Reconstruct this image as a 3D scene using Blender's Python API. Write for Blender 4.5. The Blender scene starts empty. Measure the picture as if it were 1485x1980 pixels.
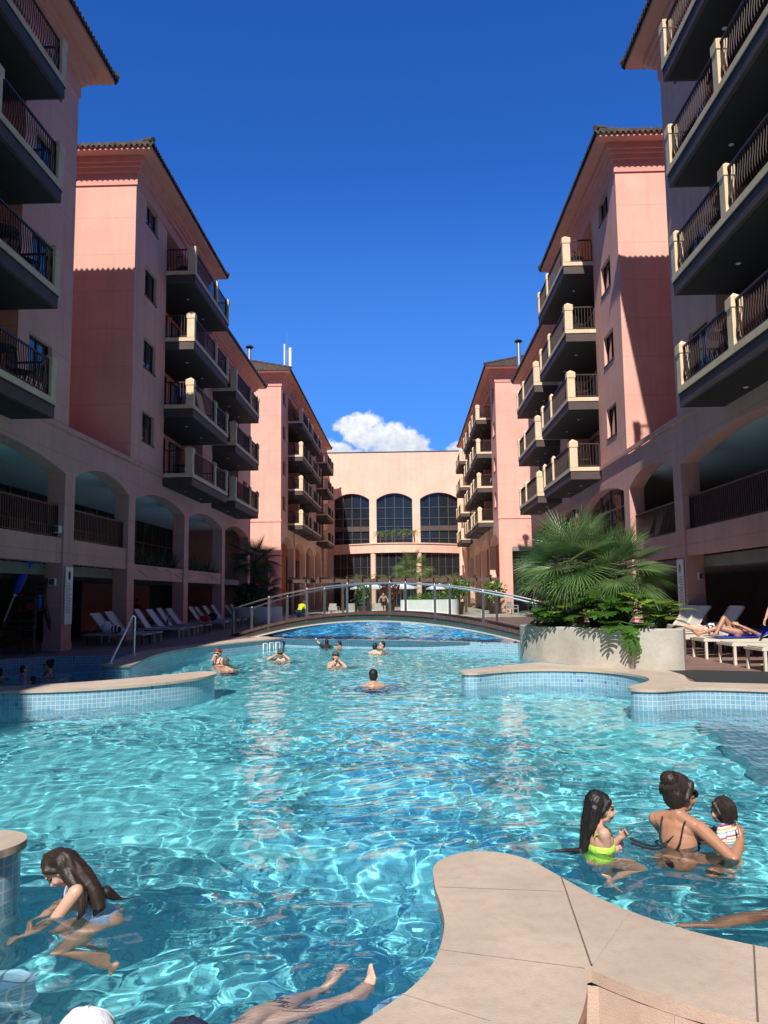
import bpy, bmesh, math, random
import numpy as np
from mathutils import Vector, Matrix, Euler
from mathutils.geometry import tessellate_polygon
from mathutils import noise as mnoise

# ------------------------------------------------------------------ camera, sky, sun
S = bpy.context.scene
C = S.collection
rad = math.radians
cam = bpy.data.cameras.new('camera'); cam_ob = bpy.data.objects.new('camera', cam); C.objects.link(cam_ob); S.camera = cam_ob
cam.sensor_fit = 'VERTICAL'; cam.sensor_height = 24; cam.lens = 24 * 1530 / 1980; cam.clip_end = 3000; cam.clip_start = 0.05
_p, _y, _r = .10389, -.02823, -.01114
_f = Vector((math.sin(_y) * math.cos(_p), math.cos(_y) * math.cos(_p), math.sin(_p)))
_rt = Vector((math.cos(_y), -math.sin(_y), 0)); _u = _rt.cross(_f)
_R = _rt * math.cos(_r) + _u * math.sin(_r); _U = _u * math.cos(_r) - _rt * math.sin(_r)
cam_ob.matrix_world = Matrix(((_R.x, _U.x, -_f.x, 0), (_R.y, _U.y, -_f.y, 0), (_R.z, _U.z, -_f.z, 1.75), (0, 0, 0, 1)))

SUN_EL, SUN_AZ = 45.0, 9.0
sun = bpy.data.lights.new('sun', 'SUN'); sun_ob = bpy.data.objects.new('sun', sun); C.objects.link(sun_ob)
sun.energy = 5.0; sun.angle = rad(.5); sun.color = (1, .95, .885); sun.cycles.is_caustics_light = True
sun_ob.location = (-3, -20, 30)
sun_ob.rotation_euler = Vector((math.sin(rad(SUN_AZ)) * math.cos(rad(SUN_EL)), math.cos(rad(SUN_AZ)) * math.cos(rad(SUN_EL)), -math.sin(rad(SUN_EL)))).to_track_quat('-Z', 'Y').to_euler()
S.view_settings.view_transform = 'Standard'; S.view_settings.look = 'None'; S.view_settings.exposure = .22; S.view_settings.gamma = 1
S.cycles.max_bounces = 8; S.cycles.transmission_bounces = 8; S.cycles.diffuse_bounces = 4; S.cycles.glossy_bounces = 4
S.cycles.use_denoising = True; S.cycles.caustics_refractive = True; S.cycles.sample_clamp_indirect = 5


class NT:
    """small helper to write node trees"""
    def __init__(s, tree): s.t = tree; s.n = tree.nodes; s.l = tree.links
    def new(s, kind, ins=None, **at):
        n = s.n.new(kind)
        for k, v in at.items(): setattr(n, k, v)
        for k, v in (ins or {}).items(): s.set(n.inputs[k], v)
        return n
    def set(s, sock, v):
        if hasattr(v, 'is_linked') or isinstance(v, bpy.types.NodeSocket): s.l.new(v, sock)
        elif isinstance(v, bpy.types.Node): s.l.new(v.outputs[0], sock)
        else:
            if isinstance(v, tuple) and len(v) == 3 and sock.type == 'RGBA': v = (*v, 1)
            sock.default_value = v
    def math(s, op, a, b=0.0, c=None, clamp=False):
        n = s.new('ShaderNodeMath', operation=op, use_clamp=clamp)
        s.set(n.inputs[0], a); s.set(n.inputs[1], b)
        if c is not None: s.set(n.inputs[2], c)
        return n.outputs[0]
    def mix(s, f, a, b, mode='MIX'):
        n = s.new('ShaderNodeMix', data_type='RGBA', blend_type=mode)
        s.set(n.inputs[0], f); s.set(n.inputs[6], a); s.set(n.inputs[7], b)
        return n.outputs[2]
    def ramp(s, f, stops):
        n = s.new('ShaderNodeValToRGB'); s.set(n.inputs[0], f)
        e = n.color_ramp.elements
        while len(e) < len(stops): e.new(.5)
        for el, (p, c) in zip(e, stops):
            el.position = p; el.color = (*c, 1) if not isinstance(c, float) else (c, c, c, 1)
        return n.outputs[0]
    def noise(s, scale, vec=None, detail=4.0, rough=.55, dist=0.0):
        n = s.new('ShaderNodeTexNoise', {'Scale': scale, 'Detail': detail, 'Roughness': rough, 'Distortion': dist})
        if vec is not None: s.set(n.inputs['Vector'], vec)
        return n.outputs[0]
    def maprange(s, v, a, b, c=0.0, d=1.0, smooth=False):
        n = s.new('ShaderNodeMapRange', {0: v, 1: a, 2: b, 3: c, 4: d}, interpolation_type='SMOOTHSTEP' if smooth else 'LINEAR')
        return n.outputs[0]


world = bpy.data.worlds.new('World'); S.world = world; world.use_nodes = True
w = NT(world.node_tree); bg = w.n['Background']
sky = w.new('ShaderNodeTexSky', sky_type='NISHITA', sun_disc=False, sun_elevation=rad(SUN_EL), sun_rotation=rad(180 + SUN_AZ), air_density=1.0, dust_density=.05, ozone_density=2.0, altitude=900)
tc = w.new('ShaderNodeTexCoord'); sep = w.new('ShaderNodeSeparateXYZ', {0: tc.outputs['Generated']})
skycol = w.mix(1.0, sky.outputs[0], (.21, .70, 1.55), 'MULTIPLY')
hemi = w.maprange(sep.outputs[1], -.25, .45, .33, 1.0, True)          # sky dimmed behind the camera, out of view, added to deepen the shade
skycol = w.mix(1.0, skycol, w.new('ShaderNodeCombineColor', {0: hemi, 1: hemi, 2: hemi}).outputs[0], 'MULTIPLY')
yy = w.math('MAXIMUM', sep.outputs[1], .02)
ca = w.math('DIVIDE', sep.outputs[0], yy); ce = w.math('DIVIDE', sep.outputs[2], yy)      # bearing and height of a direction
cv = w.new('ShaderNodeCombineXYZ', {0: ca, 1: ce, 2: 0.0})
fbm = w.noise(34.0, cv.outputs[0], 8.0, .58)
fbm2 = w.noise(75.0, cv.outputs[0], 6.0, .6)
dens = None
for (bx, by, rx, ry, sl) in ((-.046, .207, .040, .024, -.25), (-.008, .190, .056, .028, -.35), (-.098, .183, .040, .018, -.3), (.074, .180, .024, .014, 0.0), (-.03, .160, .12, .026, 0.0)):
    dx = w.math('SUBTRACT', ca, bx); dy = w.math('SUBTRACT', w.math('SUBTRACT', ce, by), w.math('MULTIPLY', dx, sl))
    q = w.math('ADD', w.math('POWER', w.math('DIVIDE', dx, rx), 2.0), w.math('POWER', w.math('DIVIDE', dy, ry), 2.0))
    b = w.math('SUBTRACT', 1.0, q)
    dens = b if dens is None else w.math('MAXIMUM', dens, b)
dens = w.math('ADD', dens, w.math('MULTIPLY', w.math('SUBTRACT', fbm, .5), 3.6))
mask = w.maprange(dens, -.25, .5, 0.0, 1.0, True)
front = w.math('GREATER_THAN', sep.outputs[1], .1)
mask = w.math('MULTIPLY', mask, front)
ccol = w.ramp(w.math('ADD', w.math('MULTIPLY', fbm2, .7), w.maprange(ce, .16, .23, 0.0, .4)), [(.30, (4.2, 5.0, 6.4)), (.72, (8.6, 8.8, 9.2))])
skycol = w.mix(w.math('MULTIPLY', w.maprange(ce, .14, .60, .55, 0.0, True), front), skycol, (1.0, 2.9, 7.6))
allsky = w.mix(mask, skycol, ccol)
w.l.new(allsky, bg.inputs[0]); bg.inputs[1].default_value = .10

# ------------------------------------------------------------------ materials
MATS = {}
def mat(name, col, rough=.6, var=.12, scale=3.0, bump=0.0, bscale=40.0, metal=0.0, spec=.5, fine=None, fn=None, coat=0.0):
    m = bpy.data.materials.new(name); m.use_nodes = True; MATS[name] = m
    t = NT(m.node_tree); b = t.n['Principled BSDF']
    tcn = t.new('ShaderNodeTexCoord').outputs['Object']
    geo = t.new('ShaderNodeNewGeometry').outputs['Position']
    c = tuple(col)
    out = None
    if fn: out = fn(t, geo, c, b)
    if out is None:
        n = t.noise(scale, geo, 5.0)
        lo = tuple(x * (1 - var) for x in c); hi = tuple(min(1, x * (1 + var)) for x in c)
        out = t.mix(t.maprange(n, .3, .7), lo, hi)
        if fine: out = t.mix(t.maprange(t.noise(fine[0], geo, 3.0), .45, .75, 0.0, fine[2]), out, fine[1])
    t.set(b.inputs['Base Color'], out)
    b.inputs['Roughness'].default_value = rough; b.inputs['Metallic'].default_value = metal
    b.inputs['Specular IOR Level'].default_value = spec; b.inputs['Coat Weight'].default_value = coat
    if bump:
        bn = t.new('ShaderNodeBump', {'Strength': bump, 'Distance': .02, 'Height': t.noise(bscale, geo, 6.0)})
        t.set(b.inputs['Normal'], bn.outputs[0])
    return m

def f_plaster(t, geo, c, b):
    n1 = t.noise(.5, geo, 6.0, .6); n2 = t.noise(7.0, geo, 6.0, .65)
    sp = t.new('ShaderNodeSeparateXYZ', {0: geo})
    st = t.new('ShaderNodeCombineXYZ', {0: t.math('MULTIPLY', sp.outputs[0], 2.5), 1: t.math('MULTIPLY', sp.outputs[1], 2.5), 2: t.math('MULTIPLY', sp.outputs[2], .18)})
    streak = t.maprange(t.noise(1.0, st, 6.0, .65), .48, .76, 0.0, .40)
    o = t.mix(t.maprange(n1, .3, .7), tuple(x * .86 for x in c), tuple(min(1, x * 1.06) for x in c))
    o = t.mix(t.maprange(n2, .42, .8, 0.0, .20), o, tuple(x * .72 for x in c))
    o = t.mix(t.maprange(t.noise(1.1, geo, 8.0, .7), .55, .66, 0.0, .26), o, (c[0] * .9, c[1] * .82, c[2] * .8))
    o = t.mix(streak, o, (c[0] * .55, c[1] * .6, c[2] * .6))
    # thin joint lines of the rendered panels
    zz = t.math('ABSOLUTE', t.math('SUBTRACT', t.math('FRACT', t.math('DIVIDE', t.math('SUBTRACT', sp.outputs[2], .95), 1.375)), .5))
    ln = t.math('LESS_THAN', zz, .007)
    return t.mix(t.math('MULTIPLY', ln, .5), o, tuple(x * .5 for x in c))

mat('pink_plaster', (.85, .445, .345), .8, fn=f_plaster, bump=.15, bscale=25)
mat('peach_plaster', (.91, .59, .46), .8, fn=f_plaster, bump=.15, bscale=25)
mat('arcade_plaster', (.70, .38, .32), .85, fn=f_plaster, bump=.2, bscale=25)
mat('red_plaster', (.42, .13, .115), .8, .1, 1.0, .15)
mat('orange_plaster', (.50, .15, .07), .8, .1, 1.0, .15)
mat('cornice_pink', (.74, .33, .26), .8, .06, 2.0)
mat('sand_stucco', (.76, .58, .38), .85, .10, 2.5, .25, 60, fine=(9, (.5, .38, .26), .3))
mat('umber_fascia', (.080, .055, .050), .7, .15, 2.0)
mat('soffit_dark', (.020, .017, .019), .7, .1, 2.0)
mat('rail_metal', (.055, .035, .032), .5, .1, 4.0, metal=.3)
mat('dark_metal', (.03, .03, .032), .5, .1, 4.0, metal=.4)
mat('white_ceiling', (.74, .80, .84), .8, .05, 1.0)
mat('slab_grey', (.24, .235, .235), .85, .15, 1.5)
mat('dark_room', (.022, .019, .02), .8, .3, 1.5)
mat('curtain', (.33, .30, .30), .9, .25, 6.0)
mat('navy_panel', (.018, .02, .10), .7, .15, 2.0)
mat('white_paint', (.78, .79, .78), .5, .04, 3.0)
mat('steel', (.80, .80, .80), .38, .06, 6.0, metal=1.0)
mat('steel_brushed', (.20, .20, .20), .35, .1, 6.0, metal=.8)
mat('dark_wood', (.085, .05, .038), .6, .3, 8.0, .2, 30)
mat('pergola_wood', (.10, .06, .048), .7, .3, 6.0, .3, 30)
mat('soil', (.05, .035, .025), .95, .4, 9.0, .6, 30)
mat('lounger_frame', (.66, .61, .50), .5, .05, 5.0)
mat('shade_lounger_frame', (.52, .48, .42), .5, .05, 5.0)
mat('white_cloth', (.80, .82, .84), .9, .06, 10.0, .4, 30)
mat('blue_cloth', (.03, .07, .60), .85, .25, 14.0, .4, 40)
mat('red_cloth', (.55, .03, .04), .85, .2, 10.0)
mat('black_cloth', (.012, .012, .014), .8, .2, 10.0)
mat('green_cloth', (.10, .30, .22), .85, .2, 10.0)
mat('yellow_cloth', (.85, .75, .03), .85, .1, 10.0)
mat('dark_glasses', (.006, .006, .007), .12, .1, 5.0)

def f_tile_roof(t, geo, c, b):
    n = t.noise(5.0, geo, 4.0); n2 = t.noise(.7, geo, 3.0)
    o = t.ramp(n, [(.3, (.035, .026, .022)), (.55, (.085, .058, .045)), (.75, (.15, .11, .085))])
    return t.mix(t.maprange(n2, .5, .75, 0.0, .5), o, (.10, .10, .085))
mat('roof_tile', (.09, .06, .05), .85, fn=f_tile_roof, bump=.4, bscale=20)

def f_glass(t, geo, c, b):
    n = t.noise(.35, geo, 2.0)
    bn = t.new('ShaderNodeBump', {'Strength': .06, 'Distance': .3, 'Height': t.noise(.6, geo, 2.0)})
    t.set(b.inputs['Normal'], bn.outputs[0])
    return t.mix(n, tuple(x * .6 for x in c), tuple(x * 1.3 for x in c))
mat('window_glass', (.018, .022, .028), .04, fn=f_glass, spec=.8)
mat('dark_glass', (.010, .011, .012), .06, fn=f_glass, spec=.35)

def f_stone(t, geo, c, b):
    n = t.noise(1.6, geo, 7.0, .62); n2 = t.noise(13.0, geo, 6.0, .65); n3 = t.noise(160.0, geo, 2.0)
    o = t.mix(t.maprange(n, .32, .68), tuple(x * .82 for x in c), tuple(x * 1.1 for x in c))
    o = t.mix(t.maprange(n2, .46, .72, 0.0, .4), o, (c[0] * .68, c[1] * .62, c[2] * .55))
    o = t.mix(t.maprange(n3, .5, .75, 0.0, .22), o, tuple(x * .7 for x in c))
    wet = t.maprange(t.noise(1.3, geo, 5.0, .6, 1.2), .62, .70, 0.0, .22); o = t.mix(wet, o, (c[0] * .55, c[1] * .5, c[2] * .45)); t.set(b.inputs['Roughness'], t.math('SUBTRACT', .8, t.math('MULTIPLY', wet, 1.0)))
    bn = t.new('ShaderNodeBump', {'Strength': .3, 'Distance': .01, 'Height': n3}); t.set(b.inputs['Normal'], bn.outputs[0])
    return o
mat('coping_stone', (.55, .445, .35), .75, fn=f_stone)
mat('coping_riser', (.57, .465, .37), .8, fn=f_stone)
mat('pale_paving', (.55, .48, .40), .8, fn=f_stone)
mat('concrete', (.50, .465, .40), .85, fn=f_stone)
mat('grout', (.46, .40, .34), .9, .15, 20.0)
mat('dark_gap', (.16, .125, .10), .9, .15, 20.0)

def f_pooltile(size, c1, c2, grout, odd, gs=.006):
    def fn(t, geo, c, b):
        uv = t.new('ShaderNodeUVMap').outputs[0]
        br = t.new('ShaderNodeTexBrick', {'Vector': uv, 'Color1': c1, 'Color2': c2, 'Mortar': grout, 'Scale': 1.0, 'Mortar Size': gs, 'Mortar Smooth': .1, 'Bias': 0.0, 'Brick Width': size, 'Row Height': size}, offset=0.0, squash=1.0)
        wn = t.new('ShaderNodeTexWhiteNoise', noise_dimensions='2D')
        sn = t.new('ShaderNodeVectorMath', operation='SNAP'); t.set(sn.inputs[0], uv); sn.inputs[1].default_value = (size, size, 1)
        t.set(wn.inputs['Vector'], sn.outputs[0])
        o = t.mix(t.math('MULTIPLY', t.math('GREATER_THAN', wn.outputs[0], .985), t.math('SUBTRACT', 1.0, br.outputs[1])), br.outputs[0], odd)
        n = t.noise(9.0, geo, 3.0)
        o = t.mix(t.maprange(n, .4, .75, 0.0, .25), o, tuple(x * .7 for x in c1))
        bn = t.new('ShaderNodeBump', {'Strength': .4, 'Distance': .004, 'Height': t.math('SUBTRACT', 1.0, br.outputs[1])}); t.set(b.inputs['Normal'], bn.outputs[0])
        return o
    return fn
mat('pool_wall_tile', (.2, .4, .5), .25, fn=f_pooltile(.068, (.17, .37, .50), (.24, .46, .58), (.52, .58, .60), (.08, .22, .48)))
mat('pool_step_tile', (.2, .4, .5), .3, fn=f_pooltile(.11, (.26, .46, .60), (.32, .54, .68), (.10, .20, .28), (.20, .40, .60), .008))
mat('lip_shade_tile', (.1, .2, .3), .25, fn=f_pooltile(.068, (.035, .12, .18), (.05, .15, .22), (.10, .20, .26), (.03, .08, .2)))  # darker tile colour that stands for shade on the pool lip

def f_floor(c1, c2):
    def fn(t, geo, c, b):
        br = t.new('ShaderNodeTexBrick', {'Vector': geo, 'Color1': c1, 'Color2': c2, 'Mortar': tuple(x * .8 for x in c1), 'Scale': 1.0, 'Mortar Size': .005, 'Brick Width': .07, 'Row Height': .07}, offset=0.0)
        return br.outputs[0]
    return fn
mat('pool_floor', (.1, .5, .6), .5, fn=f_floor((.22, .77, .86), (.255, .83, .91)))
mat('deep_floor', (.02, .15, .6), .5, fn=f_floor((.08, .62, 1.0), (.10, .66, 1.0)))

def f_planks(along_x, c, gap, wdt=.14):
    def fn(t, geo, cc, b):
        sp = t.new('ShaderNodeSeparateXYZ', {0: geo})
        a, l = (sp.outputs[1], sp.outputs[0]) if along_x else (sp.outputs[0], sp.outputs[1])
        v = t.new('ShaderNodeCombineXYZ', {0: l, 1: a, 2: 0.0})
        br = t.new('ShaderNodeTexBrick', {'Vector': v.outputs[0], 'Color1': tuple(x * .8 for x in c), 'Color2': tuple(x * 1.15 for x in c), 'Mortar': gap, 'Scale': 1.0, 'Mortar Size': .006, 'Brick Width': 2.4, 'Row Height': wdt}, offset=.4)
        st = t.new('ShaderNodeCombineXYZ', {0: t.math('MULTIPLY', l, 1.5), 1: t.math('MULTIPLY', a, 40.0), 2: 0.0})
        n = t.noise(1.0, st.outputs[0], 4.0); n2 = t.noise(.8, geo, 4.0)
        o = t.mix(t.maprange(n, .4, .8, 0.0, .35), br.outputs[0], tuple(x * .55 for x in c))
        return t.mix(t.maprange(n2, .45, .75, 0.0, .3), o, tuple(x * 1.25 for x in c))
    return fn
mat('deck_planks', (.3, .17, .13), .6, fn=f_planks(True, (.26, .155, .125), (.06, .035, .03)))
mat('tile_deck', (.2, .15, .13), .5, fn=f_planks(True, (.20, .15, .135), (.10, .075, .07), .45))
mat('bridge_planks', (.1, .05, .04), .6, fn=f_planks(False, (.10, .055, .045), (.02, .012, .01), .12))
mat('black_carpet', (.028, .03, .033), .95, .25, 30.0, .5, 200)
mat('earth', (.16, .13, .10), .95, .3, .2, .3, 3)

def f_leaf(c, tipc):
    def fn(t, geo, cc, b):
        n = t.noise(2.2, geo, 3.0); n2 = t.noise(30.0, geo, 2.0)
        o = t.mix(t.maprange(n, .3, .7), tuple(x * .6 for x in c), tuple(x * 1.35 for x in c))
        return t.mix(t.maprange(n2, .5, .8, 0.0, .6), o, tipc)
    return fn
def leafmat(name, c, tip, rough=.45):
    m = mat(name, c, rough, fn=f_leaf(c, tip)); t = NT(m.node_tree); b = t.n['Principled BSDF']
    tr = t.new('ShaderNodeBsdfTranslucent', {'Color': tuple(x * 1.5 for x in tip)})
    mx = t.new('ShaderNodeMixShader', {0: .22, 1: b.outputs[0], 2: tr.outputs[0]})
    t.l.new(mx.outputs[0], t.n['Material Output'].inputs[0])
leafmat('palm_green', (.105, .20, .065), (.28, .36, .15), .30)
leafmat('leaf_green', (.05, .135, .025), (.16, .30, .04), .28)
leafmat('lime_leaf', (.22, .36, .04), (.4, .5, .08), .4)
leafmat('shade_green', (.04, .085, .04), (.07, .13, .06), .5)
leafmat('far_palm', (.10, .17, .04), (.22, .27, .08), .5)
leafmat('red_leaf', (.16, .06, .04), (.25, .10, .06), .5)
mat('trunk_bark', (.10, .07, .045), .9, .4, 14.0, .8, 40)
mat('petal_white', (.85, .82, .80), .6, .05, 20.0)

def f_skin(t, geo, c, b):
    n = t.noise(6.0, geo, 4.0); n2 = t.noise(90.0, geo, 2.0)
    o = t.mix(t.maprange(n, .3, .7), (c[0] * .9, c[1] * .84, c[2] * .82), (min(1, c[0] * 1.06), c[1] * 1.05, c[2] * 1.05))
    return t.mix(t.maprange(n2, .45, .8, 0.0, .15), o, (c[0] * .8, c[1] * .6, c[2] * .55))
mat('skin_light', (.62, .37, .265), .45, fn=f_skin)
mat('skin_fair', (.72, .47, .36), .45, fn=f_skin)
mat('skin_tan', (.46, .235, .145), .42, fn=f_skin)
mat('skin_dark', (.30, .15, .09), .42, fn=f_skin)
def f_hair(t, geo, c, b):
    tcn = t.new('ShaderNodeUVMap').outputs[0]
    sp = t.new('ShaderNodeSeparateXYZ', {0: tcn})
    st = t.new('ShaderNodeCombineXYZ', {0: t.math('MULTIPLY', sp.outputs[0], 90.0), 1: t.math('MULTIPLY', sp.outputs[1], 3.0), 2: 0.0})
    n = t.noise(1.0, st.outputs[0], 4.0)
    bn = t.new('ShaderNodeBump', {'Strength': .6, 'Distance': .006, 'Height': n}); t.set(b.inputs['Normal'], bn.outputs[0])
    return t.mix(t.maprange(n, .3, .7), tuple(x * .6 for x in c), tuple(x * 1.6 for x in c))
mat('hair_black', (.010, .008, .008), .5, fn=f_hair)
mat('hair_brown', (.026, .015, .011), .5, fn=f_hair)
mat('hair_grey', (.09, .085, .08), .6, fn=f_hair)
mat('lip', (.42, .12, .11), .5, .1, 20.0)
mat('eye_dark', (.015, .01, .01), .2, .1, 20.0)
mat('neon_fabric', (.52, .90, .10), .7, .1, 20.0, .3, 60)
mat('navy_fabric', (.015, .02, .06), .8, .2, 12.0)
mat('pale_blue_fabric', (.45, .55, .78), .8, .15, 14.0)
mat('grey_cap', (.09, .08, .085), .8, .15, 20.0)
mat('olive_fabric', (.10, .14, .08), .8, .15, 20.0)
mat('pink_fabric', (.80, .30, .34), .8, .1, 12.0)
def f_stripes(t, geo, c, b):
    uv = t.new('ShaderNodeUVMap').outputs[0]; sp = t.new('ShaderNodeSeparateXYZ', {0: uv})
    f = t.math('FRACT', t.math('MULTIPLY', sp.outputs[1], 7.5))
    n = t.new('ShaderNodeValToRGB', {0: f}); n.color_ramp.interpolation = 'CONSTANT'
    e = n.color_ramp.elements
    cols = [(.85, .85, .83), (.35, .48, .45), (.85, .85, .83), (.85, .42, .12), (.85, .85, .83), (.40, .05, .12), (.50, .62, .85)]
    while len(e) < len(cols): e.new(.5)
    for i, (el, cc) in enumerate(zip(e, cols)): el.position = i / len(cols); el.color = (*cc, 1)
    return n.outputs[0]
mat('striped_shirt', (.8, .8, .8), .8, fn=f_stripes)

# ------------------------------------------------------------------ mesh helpers
class MB:
    def __init__(s): s.v = []; s.f = []; s.mi = []; s.sm = []; s.uv = []; s.mats = []; s.T = None
    def m(s, name):
        if name not in s.mats: s.mats.append(name)
        return s.mats.index(name)
    def add(s, vs, fs, m, smooth=False, uvs=None):
        o = len(s.v)
        s.v += [s.T(p) if s.T else tuple(p) for p in vs]
        mi = s.m(m)
        for i, f in enumerate(fs):
            s.f.append([o + k for k in f]); s.mi.append(mi); s.sm.append(smooth)
            s.uv.append(uvs[i] if uvs else None)
        return s
    def box(s, x0, x1, y0, y1, z0, z1, m):
        v = [(x0, y0, z0), (x1, y0, z0), (x1, y1, z0), (x0, y1, z0), (x0, y0, z1), (x1, y0, z1), (x1, y1, z1), (x0, y1, z1)]
        return s.add(v, [(0, 3, 2, 1), (4, 5, 6, 7), (0, 1, 5, 4), (1, 2, 6, 5), (2, 3, 7, 6), (3, 0, 4, 7)], m)
    def quad(s, a, b, c, d, m): return s.add([a, b, c, d], [(0, 1, 2, 3)], m)
    def prism(s, poly, z0, z1, m, mside=None, top=True, bottom=True, smooth=False, vscale=1.0):
        n = len(poly); A = sum(poly[i][0] * poly[(i + 1) % n][1] - poly[(i + 1) % n][0] * poly[i][1] for i in range(n))
        if A < 0: poly = poly[::-1]
        tri = tessellate_polygon([[Vector((p[0], p[1], 0)) for p in poly]])
        tri = [tuple(t) if ((poly[t[1]][0] - poly[t[0]][0]) * (poly[t[2]][1] - poly[t[0]][1]) - (poly[t[2]][0] - poly[t[0]][0]) * (poly[t[1]][1] - poly[t[0]][1])) > 0 else tuple(t[::-1]) for t in tri]
        if top: s.add([(p[0], p[1], z1) for p in poly], tri, m)
        if bottom: s.add([(p[0], p[1], z0) for p in poly], [t[::-1] for t in tri], m)
        if mside:
            vs = []; fs = []; us = []; L = 0.0
            acc = [0.0]
            for i in range(n): L += math.dist(poly[i], poly[(i + 1) % n]); acc.append(L)
            for i in range(n + 1):
                p = poly[i % n]; vs += [(p[0], p[1], z0), (p[0], p[1], z1)]
            for i in range(n):
                fs.append((2 * i, 2 * i + 2, 2 * i + 3, 2 * i + 1))
                us.append([(acc[i], z0 * vscale), (acc[i + 1], z0 * vscale), (acc[i + 1], z1 * vscale), (acc[i], z1 * vscale)])
            s.add(vs, fs, mside, smooth, us)
        return s
    def tube(s, pts, r, m, n=8, smooth=True, cap=True):
        pts = [Vector(p) for p in pts]; k = len(pts); rs = r if isinstance(r, (list, tuple)) else [r] * k
        vs = []; fs = []; us = []; up = None; acc = 0.0; accs = []
        for i, p in enumerate(pts):
            d = (pts[min(i + 1, k - 1)] - pts[max(i - 1, 0)]).normalized()
            if up is None: up = Vector((0, 0, 1)) if abs(d.z) < .9 else Vector((0, 1, 0))
            a = d.cross(up).normalized(); b = a.cross(d).normalized(); up = b
            if i: acc += (pts[i] - pts[i - 1]).length
            accs.append(acc)
            for j in range(n):
                t = 2 * math.pi * j / n; vs.append(p + a * (rs[i] * math.cos(t)) + b * (rs[i] * math.sin(t)))
        for i in range(k - 1):
            for j in range(n):
                j2 = (j + 1) % n
                fs.append((i * n + j, i * n + j2, (i + 1) * n + j2, (i + 1) * n + j))
                us.append([(j / n, accs[i]), ((j + 1) / n, accs[i]), ((j + 1) / n, accs[i + 1]), (j / n, accs[i + 1])])
        s.add(vs, fs, m, smooth, us)
        if cap: s.add([vs[j] for j in range(n)], [tuple(range(n))[::-1]], m); s.add([vs[(k - 1) * n + j] for j in range(n)], [tuple(range(n))], m)
        return s
    def bar(s, a, b, w, h, m, up=(0, 0, 1)):
        a = Vector(a); b = Vector(b); d = (b - a).normalized(); up = Vector(up)
        if abs(d.dot(up)) > .98: up = Vector((0, 1, 0))
        x = d.cross(up).normalized() * (w / 2); y = x.cross(d).normalized() * (h / 2)
        v = [a - x - y, a + x - y, a + x + y, a - x + y, b - x - y, b + x - y, b + x + y, b - x + y]
        return s.add(v, [(0, 3, 2, 1), (4, 5, 6, 7), (0, 1, 5, 4), (1, 2, 6, 5), (2, 3, 7, 6), (3, 0, 4, 7)], m)
    def lathe(s, prof, c, m, n=20, smooth=True):
        vs = []; fs = []
        for (r, z) in prof:
            for j in range(n): t = 2 * math.pi * j / n; vs.append((c[0] + r * math.cos(t), c[1] + r * math.sin(t), c[2] + z))
        for i in range(len(prof) - 1):
            for j in range(n): j2 = (j + 1) % n; fs.append((i * n + j, i * n + j2, (i + 1) * n + j2, (i + 1) * n + j))
        return s.add(vs, fs, m, smooth)
    def ball(s, c, r, m, n=14, k=10, rot=None):
        vs = []; fs = []; us = []
        r = r if isinstance(r, (tuple, list)) else (r, r, r)
        for i in range(k + 1):
            ph = math.pi * i / k
            for j in range(n):
                t = 2 * math.pi * j / n; p = Vector((r[0] * math.sin(ph) * math.cos(t), r[1] * math.sin(ph) * math.sin(t), r[2] * math.cos(ph)))
                if rot: p = rot @ p
                vs.append((c[0] + p.x, c[1] + p.y, c[2] + p.z))
        for i in range(k):
            for j in range(n):
                j2 = (j + 1) % n; fs.append((i * n + j, (i + 1) * n + j, (i + 1) * n + j2, i * n + j2))
                us.append([(j / n, i / k), (j / n, (i + 1) / k), ((j + 1) / n, (i + 1) / k), ((j + 1) / n, i / k)])
        return s.add(vs, fs, m, True, us)
    def build(s, name, parent=None):
        me = bpy.data.meshes.new(name); me.from_pydata([tuple(p) for p in s.v], [], s.f)
        for k in s.mats: me.materials.append(MATS[k])
        me.polygons.foreach_set('material_index', s.mi); me.polygons.foreach_set('use_smooth', s.sm)
        if any(u is not None for u in s.uv):
            ul = me.uv_layers.new(name='UVMap'); arr = []
            for f, u in zip(s.f, s.uv):
                for i in range(len(f)): arr += list(u[i]) if u else [0, 0]
            ul.data.foreach_set('uv', arr)
        me.update()
        o = bpy.data.objects.new(name, me); C.objects.link(o)
        if parent is not None: o.parent = parent; o.matrix_parent_inverse = base_matrix(parent).inverted()
        return o

def base_matrix(o):
    m = Matrix.LocRotScale(o.location, o.rotation_euler, o.scale)
    return (base_matrix(o.parent) @ o.matrix_parent_inverse @ m) if o.parent else m
def thing(name, label, cat, loc=(0, 0, 0), group=None):
    o = bpy.data.objects.new(name, None); C.objects.link(o); o.location = loc; o.empty_display_size = .2
    return tag(o, label, cat, group)
def tag(o, label, cat, group=None):
    o['label'] = label; o['category'] = cat
    if group: o['group'] = group
    return o
def struct(o, kind='structure'): o['kind'] = kind; return o
def kids(o): return [c for c in ALLKIDS.get(o.name, [])]
def copy_tree(o, kidmap, parent=None):
    c = o.copy(); C.objects.link(c)
    if parent is not None: c.parent = parent; c.matrix_parent_inverse = o.matrix_parent_inverse.copy()
    for ch in kidmap.get(o, []): copy_tree(ch, kidmap, c)
    return c
def kidmap():
    d = {}
    for o in bpy.data.objects:
        if o.parent: d.setdefault(o.parent, []).append(o)
    return d
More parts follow.
